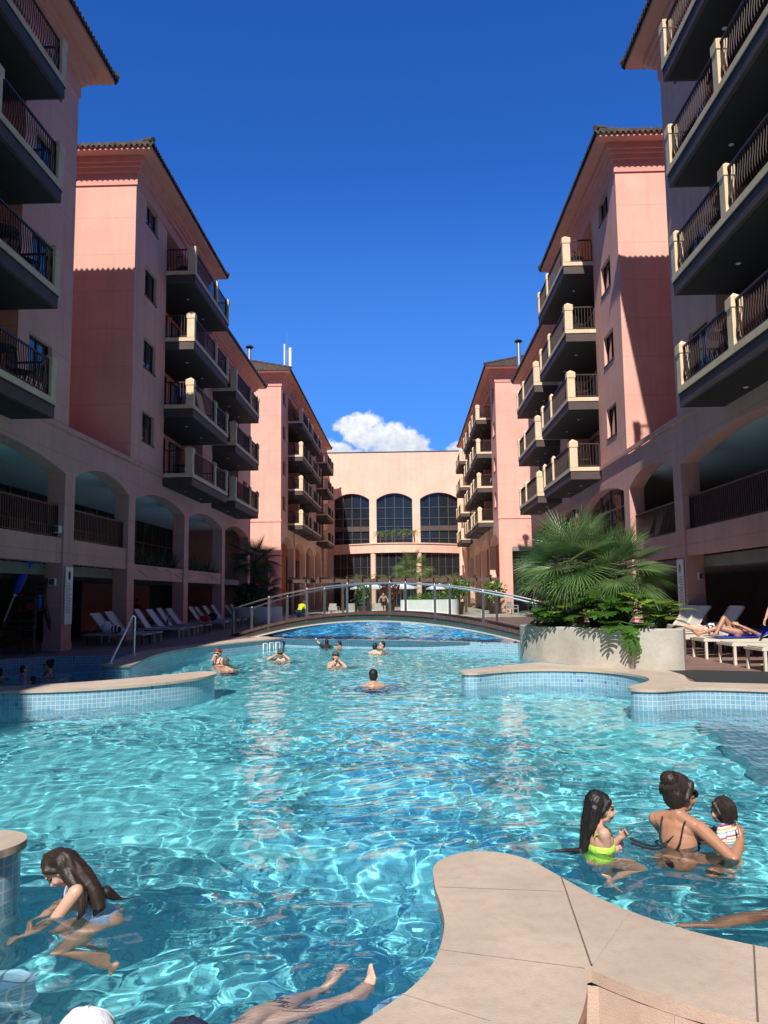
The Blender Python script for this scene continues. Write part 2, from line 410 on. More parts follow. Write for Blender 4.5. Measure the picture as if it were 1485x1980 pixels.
def catmull(pts, n=6, closed=False):
    P = [Vector(p) for p in pts]; out = []; k = len(P)
    for i in range(k if closed else k - 1):
        g = (lambda j: P[j % k]) if closed else (lambda j: P[max(0, min(k - 1, j))])
        a, b, c, d = g(i - 1), g(i), g(i + 1), g(i + 2)
        for j in range(n):
            t = j / n
            out.append(.5 * ((2 * b) + (c - a) * t + (2 * a - 5 * b + 4 * c - d) * t * t + (3 * b - a - 3 * c + d) * t ** 3))
    if not closed: out.append(P[-1])
    return [tuple(p) for p in out]
# ------------------------------------------------------------------ ground, decks, pool basin
AX = -1.0
def offset_poly(poly, d):
    n = len(poly); A = sum(poly[i][0] * poly[(i + 1) % n][1] - poly[(i + 1) % n][0] * poly[i][1] for i in range(n)); sg = 1 if A > 0 else -1
    out = []
    for i in range(n):
        a, b, c = Vector(poly[i - 1][:2]), Vector(poly[i][:2]), Vector(poly[(i + 1) % n][:2])
        e1 = (b - a).normalized(); e2 = (c - b).normalized(); t = (e1 + e2)
        t = t.normalized() if t.length > 1e-6 else e1
        out.append((b.x - sg * t.y * d, b.y + sg * t.x * d))
    return out
def cr(pts, n=5): return [(p[0], p[1]) for p in catmull([(x, y, 0) for x, y in pts], n)]

LIP = [(-4.82, 27.74), (-3.45, 27.08), (-1.9, 26.55), (-.41, 25.95), (.74, 25.35), (1.9, 24.65), (3.25, 23.8)]
HOLE = [(-9.5, -6), (9, -6), (9, 11.1), (5.4, 12.3), (4.55, 12.65), (4.35, 13.6), (4.3, 14.7), (3.7, 15.9), (3.0, 17), (3.1, 19.5), (3.25, 23.8), (4.15, 29.5), (2.9, 35.9), (1.8, 42), (-3.2, 45.3), (-5.0, 42.4), (-5.3, 36), (-5.0, 30), (-4.82, 27.74),
        (-5.4, 26.2), (-6.1, 24), (-6.6, 22.3), (-6.75, 20.9), (-7.6, 20.75), (-7.8, 20.2), (-9.0, 20.0), (-9.8, 19.2), (-14, 17.6), (-14, 12), (-9.5, 11.9)]
G = MB()
outer = [(-900, -900), (900, -900), (900, 1500), (-900, 1500)]
tri = tessellate_polygon([[Vector((*p, 0)) for p in outer], [Vector((*p, 0)) for p in HOLE]])
allp = outer + HOLE
fs = []
for t in tri:
    a, b, c = (Vector(allp[k]) for k in t)
    fs.append(tuple(t) if (b - a).cross(c - a) > 0 else tuple(t[::-1]))
G.add([(x, y, .29) for x, y in allp], fs, 'earth')
struct(G.build('ground'))
B = MB()
n = len(HOLE); vs = []; us = []; L = 0
for i in range(n + 1):
    p = HOLE[i % n]; vs += [(p[0], p[1], -1.3), (p[0], p[1], .288)]
fs = []
for i in range(n):
    l2 = L + math.dist(HOLE[i], HOLE[(i + 1) % n]); fs.append((2 * i, 2 * i + 1, 2 * i + 3, 2 * i + 2)); us.append([(L, -1.3), (L, .288), (l2, .288), (l2, -1.3)]); L = l2
B.add(vs, fs, 'pool_wall_tile', False, us)
pool_basin = struct(B.build('pool_wall'))
pf = MB(); pf.quad((-16, -8, -1.1), (12, -8, -1.1), (12, 28.5, -1.1), (-16, 28.5, -1.1), 'pool_floor'); pool_floor = struct(pf.build('pool_floor'))
up_poly = LIP + [(4.15, 29.5), (2.9, 35.9), (1.8, 42), (-3.2, 45.3), (-5.0, 42.4), (-5.3, 36), (-5.0, 30)]
uf = MB(); uf.prism(up_poly, -1.06, -1.0, 'deep_floor'); struct(uf.build('upper_pool_floor')).cycles.is_caustics_receiver = True
uw = MB(); inner = offset_poly(up_poly, .012)
vs = []; fs = []
for i, p in enumerate(inner): vs += [(p[0], p[1], -1.0), (p[0], p[1], .20)]
for i in range(len(inner)): j = (i + 1) % len(inner); fs.append((2 * i, 2 * i + 1, 2 * j + 1, 2 * j))
uw.add(vs, fs, 'deep_floor'); struct(uw.build('upper_pool_wall')).cycles.is_caustics_receiver = True

# deck sheets
dk = MB(); dk.prism([(-40, 20.1), (-9.8, 19.35), (-9.0, 20.15), (-7.95, 20.35), (-7.7, 20.9), (-6.8, 21.05), (-6.7, 22.3), (-6.2, 24), (-5.5, 26.2), (-4.95, 27.74), (-5.15, 30), (-5.45, 36), (-5.1, 42.5), (-3.3, 45.45), (-3.3, 49), (-40, 49)], .2, .296, 'tile_deck', 'coping_riser', bottom=False)
dk.prism([(-40, 12.1), (-14.1, 12.1), (-14.1, 17.7), (-9.9, 19.3), (-40, 20.05)], .2, .295, 'tile_deck', bottom=False)
struct(dk.build('left_deck'))
dk = MB(); dk.prism([(4.75, 12.7), (9.2, 11.2), (40, 11.2), (40, 49), (2.0, 49), (1.95, 42), (3.05, 35.9), (4.3, 29.5), (3.4, 23.8), (3.2, 19.3), (4.9, 15.2)], .2, .296, 'deck_planks', 'coping_riser', bottom=False); struct(dk.build('right_deck'))
dk = MB(); dk.prism([(-40, 49.01), (40, 49.01), (40, 120), (-40, 120)], .2, .296, 'pale_paving', 'coping_riser', bottom=False); struct(dk.build('far_paving'))
mt = MB(); mt.prism([(4.62, 14.85), (4.78, 14.2), (4.72, 13.5), (4.6, 13.0), (4.85, 12.86), (5.54, 12.62), (9.5, 11.4), (9.8, 13.6), (6.6, 14.5), (5.3, 14.95)], .296, .306, 'black_carpet', 'black_carpet')
tag(mt.build('floor_mat'), 'black rubber mat lying on the deck beside the round planter', 'mat')
pv = MB(); pv.prism([(-5.4, 27.9), (-4.9, 28.1), (-5.06, 30), (-5.36, 36), (-5.07, 42.3), (-6.2, 42.3), (-6.2, 30)], .296, .303, 'pale_paving', 'pale_paving'); struct(pv.build('poolside_paving'))

# pool copings on tiled walls
def coping(label, poly, joints=(), top=.315, zb=-1.12, riser=None):
    t = thing('pool_coping', label, 'pool wall', (poly[0][0], poly[0][1], .29))
    a = MB(); a.prism(poly, top - .045, top, 'coping_stone', 'coping_stone')
    lo = offset_poly(poly, .012); a.prism(lo, top - .053, top - .045, 'dark_gap', 'dark_gap')
    a.build('coping_slab', t)
    b = MB(); b.prism(offset_poly(poly, .03), zb, top - .05, 'pool_wall_tile', 'pool_wall_tile', bottom=False); wl = b.build('tiled_face', t)
    wl.cycles.is_caustics_receiver = True
    if joints:
        for (x0, y0), (x1, y1), wd, m in joints:
            j = MB()
            d = Vector((x1 - x0, y1 - y0)).normalized(); q = Vector((-d.y, d.x)) * wd / 2
            j.quad((x0 - q.x, y0 - q.y, top + .0025), (x0 + q.x, y0 + q.y, top + .0025), (x1 + q.x, y1 + q.y, top + .0025), (x1 - q.x, y1 - q.y, top + .0025), m); j.build('joint', t)
    return t
near = cr([(-1.5, -1), (-1.35, .6), (-.9, 1.75), (-.45, 2.45), (-.16, 2.85), (0.0, 3.08), (.09, 3.3), (.14, 3.6), (.135, 3.85), (.115, 4.1), (.12, 4.37), (.19, 4.51), (.30, 4.6), (.42, 4.61), (.54, 4.57), (.65, 4.45), (.75, 4.23), (.87, 3.96), (.99, 3.77), (1.12, 3.62), (1.30, 3.48), (1.6, 3.35), (2.4, 3.2), (4.5, 3.1), (9.2, 3.0)]) + \
       cr([(9.2, 2.3), (4.5, 2.35), (2.2, 2.5), (1.4, 2.72), (1.0, 2.92), (.80, 3.08), (.68, 3.21)], 4) + cr([(.66, 3.20), (.63, 3.05), (.56, 2.85), (.40, 2.5), (.1, 1.9), (-.3, 1.0), (-.5, -1)], 4)
jl = lambda *L: [((a, b), (c, d), w_, m) for a, b, c, d, w_, m in L]
coping('near beige stone pool coping, round ended peninsula at the bottom of the photo', near, jl(
    (.135, 4.07, .73, 4.01, .004, 'grout'), (.11, 3.38, .66, 3.22, .004, 'grout'), (-.04, 3.02, .26, 2.84, .004, 'grout'), (.76, 4.21, .69, 3.24, .007, 'dark_gap'), (.985, 3.77, .69, 3.24, .005, 'grout'), (1.39, 3.43, 1.15, 2.84, .007, 'dark_gap'), (2.6, 3.17, 2.6, 2.46, .007, 'dark_gap')))
nd = MB(); ndp = [(-1.3, -6), (-1.25, 0), (-1.0, 1.2), (-.5, 2.05), (0, 2.6), (.5, 2.8), (.68, 3.17), (1.1, 2.86), (2.2, 2.46), (9.05, 2.28), (9.05, -6)]
nd.prism(ndp, -1.28, .09, 'orange_plaster', 'coping_riser', bottom=False); struct(nd.build('near_deck'))
rs = MB()
rp = [(.70, 3.19), (.82, 3.065), (1.02, 2.905), (1.42, 2.705), (2.2, 2.49), (4.5, 2.34), (9.0, 2.29)]
for (x0, y0), (x1, y1) in zip(rp, rp[1:]): rs.quad((x0, y0 - .008, .09), (x1, y1 - .008, .09), (x1, y1 - .008, .268), (x0, y0 - .008, .268), 'coping_riser')
rs.quad((.655, 3.194, .09), (.70, 3.181, .09), (.70, 3.181, .268), (.655, 3.194, .268), 'coping_riser')
rp2 = [(.652, 3.195), (.615, 3.05), (.545, 2.86), (.385, 2.51), (.085, 1.91), (-.31, 1.01)]
for (x0, y0), (x1, y1) in zip(rp2, rp2[1:]): rs.quad((x0 + .004, y0, .09), (x1 + .004, y1, .09), (x1 + .004, y1, .268), (x0 + .004, y0, .268), 'coping_riser')
for x, y in ((.92, 2.985), (1.19, 2.818), (1.5, 2.682)): rs.box(x - .003, x + .003, y - .012, y - .008, .09, .268, 'grout')
struct(rs.build('coping_riser'))
coping('small round ended pool coping left of the girl with long brown hair', cr([(-9.5, 5.9), (-5, 5.35), (-3.3, 5.12), (-2.6, 5.05), (-2.42, 5.01), (-2.33, 4.92), (-2.30, 4.8), (-2.34, 4.66), (-2.46, 4.52), (-3.2, 4.25), (-5, 4.1), (-9.5, 4.3)]))
coping('long low stone topped pool wall, tongue shaped, before the shaded left pool', cr([(-12, 11.7), (-9, 12.0), (-6.6, 12.38), (-5.61, 12.55), (-4.88, 12.85), (-4.24, 13.38), (-3.78, 14.05), (-3.60, 14.73), (-3.66, 15.2), (-3.85, 15.42), (-4.12, 15.3), (-4.55, 14.75), (-5.05, 14.15), (-5.7, 13.6), (-6.6, 13.15), (-9, 12.75), (-12, 12.45)]))
coping('curved stone coping with a chrome handrail, below the bridge foot on the left', cr([(-6.60, 17.05), (-6.40, 16.86), (-6.15, 16.78), (-5.98, 16.88), (-5.92, 17.2), (-6.10, 18.3), (-6.28, 19.5), (-6.34, 20.75), (-6.26, 22.0), (-6.04, 22.97), (-5.74, 23.9), (-5.1, 25.4), (-4.5, 26.7), (-4.25, 27.3)], 5) + cr([(-4.75, 27.75), (-5.45, 27.4), (-6.0, 25.7), (-6.62, 23.4), (-7.05, 21.9), (-7.1, 20.8), (-6.92, 19.2), (-6.78, 18.2)], 5))
coping('serpentine stone coping on light blue tiles, in front of the round planter on the right', cr([(2.7, 16.75), (2.2, 16.35), (1.52, 15.72), (1.08, 15.28), (.96, 15.02), (1.02, 14.74), (1.25, 14.7), (1.57, 14.98), (2.08, 15.25), (2.68, 15.3), (3.24, 15.15), (3.6, 14.85), (3.86, 14.4), (4.0, 13.85), (3.97, 13.4), (3.80, 13.0), (3.55, 12.66), (3.36, 12.4), (3.32, 12.18), (3.46, 12.02), (3.7, 11.99), (4.05, 12.13), (4.4, 12.18), (4.8, 12.08), (5.4, 11.85), (7, 11.3), (9.5, 10.5)]) +
       cr([(9.5, 11.3), (7, 12.1), (5.5, 12.6), (5.0, 12.75), (4.66, 12.86), (4.52, 13.0), (4.6, 13.45), (4.72, 13.9), (4.74, 14.4), (4.68, 14.95), (4.3, 15.6), (3.7, 16.3)], 5))
lw = thing('pool_lip', 'low tiled wall between the blue upper pool and the lower pool', 'pool wall', (-.8, 26, 0))
a = MB(); back = [(x + .1, y + .22) for x, y in LIP][::-1]; a.prism(LIP + back, -1.1, .262, 'pool_wall_tile', 'pool_wall_tile'); a.build('tiled_face', lw).cycles.is_caustics_receiver = True
a = MB(); top = LIP[:6]; dz = [.10, .07, .06, .065, .10, .19]  # tapered wedge of shade on the lip face, put into darker tile colour
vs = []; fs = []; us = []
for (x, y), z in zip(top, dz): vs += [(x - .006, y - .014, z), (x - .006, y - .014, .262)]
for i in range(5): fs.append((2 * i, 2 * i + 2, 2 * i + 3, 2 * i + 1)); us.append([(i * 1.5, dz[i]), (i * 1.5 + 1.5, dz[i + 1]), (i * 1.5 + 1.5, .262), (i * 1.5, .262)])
a.add(vs, fs, 'lip_shade_tile', False, us); a.build('painted_shade_band', lw)
for nm, pl, z in (('pool_step', [(-.5, 2.3), (.0, 3.0), (.17, 3.4), (.19, 4.0), (-.02, 4.12), (-.28, 3.8), (-.45, 3.3), (-.85, 2.7), (-1.3, 2.2), (-1.5, 1.0), (-1.2, 1)], -.42), ('pool_step', [(-9, 3.9), (-2.5, 4.3), (-2.15, 4.0), (-2.05, 3.5), (-2.2, 2.9), (-2.6, 2.2), (-9, 2.0)], -.45), ('pool_step', [(9, 10.8), (4.6, 11.8), (3.9, 10.3), (3.7, 9.0), (4.1, 8.2), (9, 7.4)], -.40)):
    st = MB(); pl2 = cr(pl + [pl[0]], 4)[:-1]
    st.prism(pl2, -1.1, z, 'pool_step_tile', 'pool_wall_tile', bottom=False)
    for k, f in enumerate(st.f):
        if st.uv[k] is None: st.uv[k] = [(st.v[i][0], st.v[i][1]) for i in f]
    o = struct(st.build(nm)); o.cycles.is_caustics_receiver = True
pool_floor.cycles.is_caustics_receiver = True; pool_basin.cycles.is_caustics_receiver = True

# ------------------------------------------------------------------ water
def wave_field(X, Y, seed, amp, lmin, lmax, count, p=1.0):
    rng = np.random.default_rng(seed); Z = np.zeros_like(X)
    wx = X + .16 * np.sin(1.3 * Y + .6 * X) + .10 * np.sin(2.7 * X - 1.1 * Y) + .05 * np.sin(5.1 * Y + 2.0 * X)
    wy = Y + .16 * np.sin(1.6 * X + .5 * Y) + .10 * np.sin(2.9 * Y + 1.3 * X) + .05 * np.sin(5.7 * X - 1.0 * Y)
    env = .75 + .35 * np.sin(.7 * X + .4 * Y + 1) * np.sin(.5 * Y - .3 * X)
    for i in range(count):
        lam = lmin * (lmax / lmin) ** ((i + rng.random()) / count); k = 2 * math.pi / lam
        th = rng.normal(math.pi / 2, 1.1) + (math.pi if rng.random() < .5 else 0)
        Z += amp * lam ** p * (.5 + rng.random()) * np.sin(k * (wx * math.cos(th) + wy * math.sin(th)) + rng.uniform(0, 6.28))
    return Z * env
wm = bpy.data.materials.new('water'); wm.use_nodes = True; t = NT(wm.node_tree); t.n.remove(t.n['Principled BSDF'])
gl = t.new('ShaderNodeBsdfGlass', {'Color': (.96, 1.0, 1.0), 'Roughness': 0.0, 'IOR': 1.33}); t.l.new(gl.outputs[0], t.n['Material Output'].inputs[0]); MATS['water'] = wm
dm = bpy.data.materials.new('deep_water'); dm.use_nodes = True; t = NT(dm.node_tree); t.n.remove(t.n['Principled BSDF'])
gl = t.new('ShaderNodeBsdfGlass', {'Color': (.62, .97, 1.0), 'Roughness': 0.0, 'IOR': 1.33}); t.l.new(gl.outputs[0], t.n['Material Output'].inputs[0]); MATS['deep_water'] = dm
def water(name, xs, ys, z0, Z, keep, wm=wm):
    n, m = Z.shape; X, Y = np.meshgrid(xs, ys)
    v = np.stack([X, Y, Z + z0], -1).reshape(-1, 3); idx = np.arange(n * m).reshape(n, m)
    q = np.stack([idx[:-1, :-1], idx[:-1, 1:], idx[1:, 1:], idx[1:, :-1]], -1)
    ok = keep((X[:-1, :-1] + X[1:, 1:]) / 2, (Y[:-1, :-1] + Y[1:, 1:]) / 2); q = q[ok]
    used = np.unique(q); re = np.full(n * m, -1); re[used] = np.arange(len(used)); q = re[q]; v = v[used]
    me = bpy.data.meshes.new(name); me.vertices.add(len(v)); me.vertices.foreach_set('co', v.ravel())
    me.loops.add(q.size); me.loops.foreach_set('vertex_index', q.ravel().astype(np.int32))
    me.polygons.add(len(q)); me.polygons.foreach_set('loop_start', np.arange(0, q.size, 4, dtype=np.int32)); me.polygons.foreach_set('use_smooth', [True] * len(q))
    me.update(calc_edges=True); me.validate(); me.materials.append(wm)
    o = bpy.data.objects.new(name, me); C.objects.link(o); o.cycles.is_caustics_caster = True
    return struct(o)
ys = [1.0]
while ys[-1] < 27.9: ys.append(ys[-1] + max(.026, .0042 * ys[-1]))
xs = np.arange(-12.5, 8.3, .037); ys = np.array(ys); X, Y = np.meshgrid(xs, ys)
Z = wave_field(X, Y, 5, .0021, .10, 1.25, 60, .82)
for bx_, by_, a_, R_ in ((1.32, 5.66, .006, .55), (1.88, 5.8, .007, .7), (2.2, 5.95, .005, .5), (-1.95, 4.66, .006, .7), (-.35, 3.92, .006, .45), (-.8, 3.4, .004, .6), (-1.15, 2.95, .005, .5), (1.8, 4.7, .004, .5), (-.68, 15.5, .010, 1.2), (-1.81, 19.98, .010, 1.2), (-3.46, 21.7, .010, 1.1), (-4.6, 19.8, .011, 1.3), (-.9, 24.5, .010, 1.2), (-2.6, 26.6, .010, 1.0), (-8.2, 17.6, .008, 1.0)):
    r_ = np.hypot(X - bx_, Y - by_); Z += a_ * np.exp(-r_ / R_) * np.sin(2 * math.pi * r_ / (.20 + .012 * by_) + 3 * np.sin(np.arctan2(Y - by_, X - bx_) * 2 + by_))
lipx = np.array([p[0] for p in LIP]); lipy = np.array([p[1] for p in LIP])
water('pool_water', xs, ys, 0.0, Z, lambda x, y: (y < np.interp(x, lipx, lipy) + .05) & ~((x > 3.6) & (y > 16.5)) & ~((y < 2.0) & (x > -.6)) & ~((x < -6.9) & (y > 20.8)) & ~((x > 1.2) & (y < 2.9)))
xs2 = np.arange(-5.5, 4.4, .06); ys2 = np.arange(23.5, 45.6, .09); X2, Y2 = np.meshgrid(xs2, ys2)
Z2 = wave_field(X2, Y2, 8, .0050, .28, 1.6, 30, 1.0)
upx = np.array([23.8, 29.5, 35.9, 42, 45.3]); upr = np.array([3.3, 4.2, 2.95, 1.85, -3.1]); uply = np.array([27.74, 30, 36, 42.4, 45.3]); uplx = np.array([-4.85, -5.0, -5.3, -5.0, -3.3])
water('upper_pool_water', xs2, ys2, .25, Z2, lambda x, y: (y > np.interp(x, lipx, lipy) + .02) & (x < np.interp(y, upx, upr)) & (x > np.interp(y, uply, uplx)), dm)
# ------------------------------------------------------------------ hotel wings round the courtyard
def side_T(s, ax=AX): return lambda p: (ax + s * p[0], p[1], p[2])

def facade(b, wf, y0, y1, z0, z1, holes, m, reveal=.17):
    ysx = sorted({y0, y1, *[h[0] for h in holes], *[h[1] for h in holes]}); zs = sorted({z0, z1, *[h[2] for h in holes], *[h[3] for h in holes]})
    for a, c in zip(ysx, ysx[1:]):
        for d, e in zip(zs, zs[1:]):
            if any(h[0] <= a and c <= h[1] and h[2] <= d and e <= h[3] for h in holes): continue
            b.quad((wf, a, d), (wf, c, d), (wf, c, e), (wf, a, e), m)
    for h in holes:
        r = wf + (h[4] if len(h) > 4 else reveal)
        b.quad((wf, h[0], h[2]), (r, h[0], h[2]), (r, h[0], h[3]), (wf, h[0], h[3]), m); b.quad((wf, h[1], h[2]), (r, h[1], h[2]), (r, h[1], h[3]), (wf, h[1], h[3]), m)
        b.quad((wf, h[0], h[2]), (wf, h[1], h[2]), (r, h[1], h[2]), (r, h[0], h[2]), m); b.quad((wf, h[0], h[3]), (wf, h[1], h[3]), (r, h[1], h[3]), (r, h[0], h[3]), m)

def tiled_slope(b, e0, e1, r0, r1, period=.19, amp=.05, rows=6, sub=6):
    """barrel tiles: corrugated sheet from eave e0-e1 up to ridge r0-r1, in stepped courses"""
    e0, e1, r0, r1 = map(Vector, (e0, e1, r0, r1)); L = (e1 - e0).length; n = max(2, int(L / period)) * sub
    up = Vector((0, 0, 1)); vs = []; fs = []
    levels = [(0.0, -.12), (0.0, 0.0)]
    for k in range(1, rows): levels += [(k / rows, -.012), (k / rows, .012)]
    levels.append((1.0, 0.0))
    for (tt, dz) in levels:
        for i in range(n + 1):
            u = i / n; x = (i / sub) * 2 * math.pi
            p = (e0.lerp(e1, u)).lerp(r0.lerp(r1, u), tt)
            vs.append(p + up * (dz + amp * math.cos(x)))
    m = n + 1
    for a in range(len(levels) - 1):
        for i in range(n): fs.append((a * m + i, a * m + i + 1, (a + 1) * m + i + 1, (a + 1) * m + i))
    b.add(vs, fs, 'roof_tile')

def roof(parent, T, w0, w1, y0, y1, ze, oh=.77, ends=(True, True)):
    c = MB(); c.T = T; g = lambda d: (y0 - (d if ends[0] else 0), y1 + (d if ends[1] else 0))
    a, e = g(oh); c.box(w0 - oh, w1 + oh, a, e, ze - .13, ze, 'cornice_pink')
    for d, za, zb in ((.36, ze - .34, ze - .13), (.26, ze - .46, ze - .34), (.16, ze - .62, ze - .46), (.05, ze - 1.05, ze - .62)):
        a, e = g(d); c.box(w0 - d, w1, a, e, za, zb, 'cornice_pink')
    c.build('cornice', parent)
    r = MB(); r.T = T; o = oh + .09; a, e = g(o); pitch = .46; half = min(4.2, (w1 - w0 + 2 * o) / 2)
    za = ze + .08; zb = za + half * pitch
    ra, re = (a + half if ends[0] else a), (e - half if ends[1] else e)
    W0, W1 = w0 - o, w1 + o; Wm = W0 + half; Wn = W1 - half
    tiled_slope(r, (W0, a, za), (W0, e, za), (Wm, ra, zb), (Wm, re, zb), rows=10)
    if ends[0]: tiled_slope(r, (W0, a, za), (W1, a, za), (Wm, ra, zb), (Wn, ra, zb), rows=10)
    if ends[1]: tiled_slope(r, (W0, e, za), (W1, e, za), (Wm, re, zb), (Wn, re, zb), rows=3)
    r.quad((Wm, ra, zb), (Wn, ra, zb), (Wn, re, zb), (Wm, re, zb), 'roof_tile')
    r.quad((W1, a, za), (W1, e, za), (Wn, re, zb), (Wn, ra, zb), 'roof_tile')
    hips = [((W0, a, za + .05), (Wm, ra, zb + .05))] if ends[0] else []
    if ends[1]: hips.append(((W0, e, za + .05), (Wm, re, zb + .05)))
    for p, q in hips:
        pts = [Vector(p).lerp(Vector(q), k / 14) + Vector((0, 0, .03 if k % 2 else 0)) for k in range(15)]; r.tube(pts, .10, 'roof_tile', 7)
    r.build('roof', parent)

def railing(b, p0, p1, z0, z1, step=.115, m='rail_metal', sq=.018, belly=0):
    p0, p1 = Vector((*p0, 0)), Vector((*p1, 0)); L = (p1 - p0).length; d = (p1 - p0) / L
    b.bar((p0.x, p0.y, z1), (p1.x, p1.y, z1), .05, .045, m); b.bar((p0.x, p0.y, z0), (p1.x, p1.y, z0), .03, .03, m)
    n = max(2, round(L / step))
    for i in range(n + 1):
        q = p0 + d * L * i / n
        wdt = .035 if i in (0, n) else sq
        if belly and 0 < i < n: b.tube([(q.x + belly * k, q.y, z0 + (z1 - z0) * f) for k, f in ((0, 0), (.55, .12), (1, .28), (.85, .42), (.3, .62), (0, .8), (0, 1))], .012, m, 5, cap=False)
        else: b.bar((q.x, q.y, z0), (q.x, q.y, z1), wdt, wdt, m, (0, 1, 0))

def window(parent, T, wf, y0, y1, z0, z1, seed, n=2, reveal=.16):
    rng = random.Random(seed)
    b = MB(); b.T = T; f = .05; r = wf + reveal
    b.box(r - .05, r, y0, y1, z0, z0 + f, 'dark_metal'); b.box(r - .05, r, y0, y1, z1 - f, z1, 'dark_metal')
    for k in range(n + 1):
        y = y0 + (y1 - y0 - f) * k / n; b.box(r - .052, r, y, y + f, z0 + f, z1 - f, 'dark_metal')
    b.box(wf - .03, r - .05, y0 - .04, y1 + .04, z0 - .05, z0 - .003, 'umber_fascia')
    o = b.build('window', parent)
    g = MB(); g.T = T; g.quad((r - .02, y0, z0), (r - .02, y1, z0), (r - .02, y1, z1), (r - .02, y0, z1), 'window_glass'); g.build('pane', o)
    return o

def balcony_stack(parent, T, wf, ya, yb, lips, tag_seed, out=1.2, deep=1.0, flip=False):
    wo = wf - out; wr = wf + deep
    b = MB(); b.T = T; l = lips[0]
    b.box(wo, wr, ya, yb, l, l + .15, 'sand_stucco')
    b.box(wo + .03, wr, ya + .03, yb - .03, l - .33, l - .003, 'umber_fascia')
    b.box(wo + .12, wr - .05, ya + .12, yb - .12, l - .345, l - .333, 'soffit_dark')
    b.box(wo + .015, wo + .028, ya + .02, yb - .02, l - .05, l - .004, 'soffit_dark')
    slab = b.build('balcony', parent)
    z0 = l + .153
    spots = [ya + .12, ya + (yb - ya) * (.5 if flip else .62), yb - (.15 if flip else .11)]
    for i, y in enumerate(spots):
        p = MB(); p.T = T; big = i == 0 or flip; h = .13 if big else .10; hw = (.15 if i == 0 else .10) if big else .08
        y0 = y - h; wq = wo + .005
        p.box(wq, wq + 2 * hw, y - h, y + h, z0, z0 + .78, 'sand_stucco'); p.box(wq - .02, wq + 2 * hw + .02, y - h - .02, y + h + .02, z0 + .785, z0 + 1.0, 'sand_stucco')
        ap = (wq + hw, y, z0 + 1.12); c4 = [(wq - .02, y - h - .02, z0 + 1.0), (wq + 2 * hw + .02, y - h - .02, z0 + 1.0), (wq + 2 * hw + .02, y + h + .02, z0 + 1.0), (wq - .02, y + h + .02, z0 + 1.0)]
        p.add(c4 + [ap], [(0, 1, 4), (1, 2, 4), (2, 3, 4), (3, 0, 4)], 'sand_stucco')
        p.build('post', slab)
    zr0, zr1 = z0 + .07, z0 + .92
    segs = [((wo + .32, ya + .08), (wf - .03, ya + .08))] + [((wo + .09, s0), (wo + .09, s1)) for s0, s1 in ((spots[0] + .15, spots[1] - .14), (spots[1] + .14, spots[2] - .14))] + [((wo + .18, yb - .08), (wf - .03, yb - .08))]
    for p0, p1 in segs:
        r = MB(); r.T = T; railing(r, p0, p1, zr0, zr1, belly=-.045 if flip and p0[0] == p1[0] else 0); r.build('railing', slab)
    for f in (.3, .7):
        d = MB(); d.T = T; yc = ya + (yb - ya) * f; d.lathe([(0, -.012), (.05, -.012), (.06, 0)], (wo + .8, yc, l - .346), 'white_paint', 10); d.build('downlight', slab)
    dr = MB(); dr.T = T; w_ = wr - .004; dz = z0; rng = random.Random(tag_seed)
    y0, y1 = ya + .5, ya + (yb - ya) * .55
    for (q0, q1) in ((y0, y1), (ya + (yb - ya) * .66, yb - .4)):
        dr.box(w_ - .06, w_, q0, q1, dz + 2.02, dz + 2.08, 'dark_metal')
        for k in range(4): yq = q0 + (q1 - q0 - .06) * k / 3; dr.box(w_ - .062, w_, yq, yq + .06, dz, dz + 2.02, 'dark_metal')
    door = dr.build('balcony_door', slab)
    g = MB(); g.T = T
    for (q0, q1) in ((y0, y1), (ya + (yb - ya) * .66, yb - .4)):
        cu = MB(); cu.T = T; a_ = q0 + .08; b_ = q0 + (q1 - q0) * rng.uniform(.25, .6); n_ = 14
        cu.add([(w_ - .035 - .02 * (k % 2), a_ + (b_ - a_) * k / n_, dz + .03 + 1.96 * e) for e in (0, 1) for k in range(n_ + 1)], [(k, k + 1, n_ + 2 + k, n_ + 1 + k) for k in range(n_)], 'curtain')
        cu.build('curtain', slab)
    for (q0, q1) in ((y0, y1), (ya + (yb - ya) * .66, yb - .4)):
        g.quad((w_ - .03, q0, dz), (w_ - .03, q1, dz), (w_ - .03, q1, dz + 2.02), (w_ - .03, q0, dz + 2.02), 'window_glass')
    g.build('door_glass', slab)
    ch = list(kidmap()[slab]) if False else [o for o in bpy.data.objects if o.parent == slab]
    sub = {slab: ch, door: [o for o in bpy.data.objects if o.parent == door]}
    for z in lips[1:]:
        c = copy_tree(slab, sub, parent); c.location.z += z - l
    return slab

LIPS = [6.45, 9.22, 11.97, 14.75]; LIPC = [7.3, 10.05, 12.8, 15.55]
def arch_panel(b, ya, yb, w0, w1, zs, zc, zt, m, n=14, c=.33):
    """wall panel between two column centres with a segmental arch cut out"""
    a, e = ya + c, yb - c; h = zc - zs; R = ((e - a) ** 2 / 4 + h * h) / (2 * h); cy = (a + e) / 2; cz = zc - R
    arc = [(a + (e - a) * k / n, cz + math.sqrt(max(0, R * R - (a + (e - a) * k / n - cy) ** 2))) for k in range(n + 1)]
    top = [(ya, zt)] + [(y, zt) for y, z in arc] + [(yb, zt)]; bot = [(ya, zs)] + arc + [(yb, zs)]
    k = len(top); vs = [(w0, y, z) for y, z in top] + [(w0, y, z) for y, z in bot] + [(w1, y, z) for y, z in top] + [(w1, y, z) for y, z in bot]
    fs = []
    for i in range(k - 1):
        fs.append((i, i + 1, k + i + 1, k + i)); fs.append((2 * k + i, 3 * k + i, 3 * k + i + 1, 2 * k + i + 1)); fs.append((k + i, k + i + 1, 3 * k + i + 1, 3 * k + i))
    b.add(vs, fs, m)

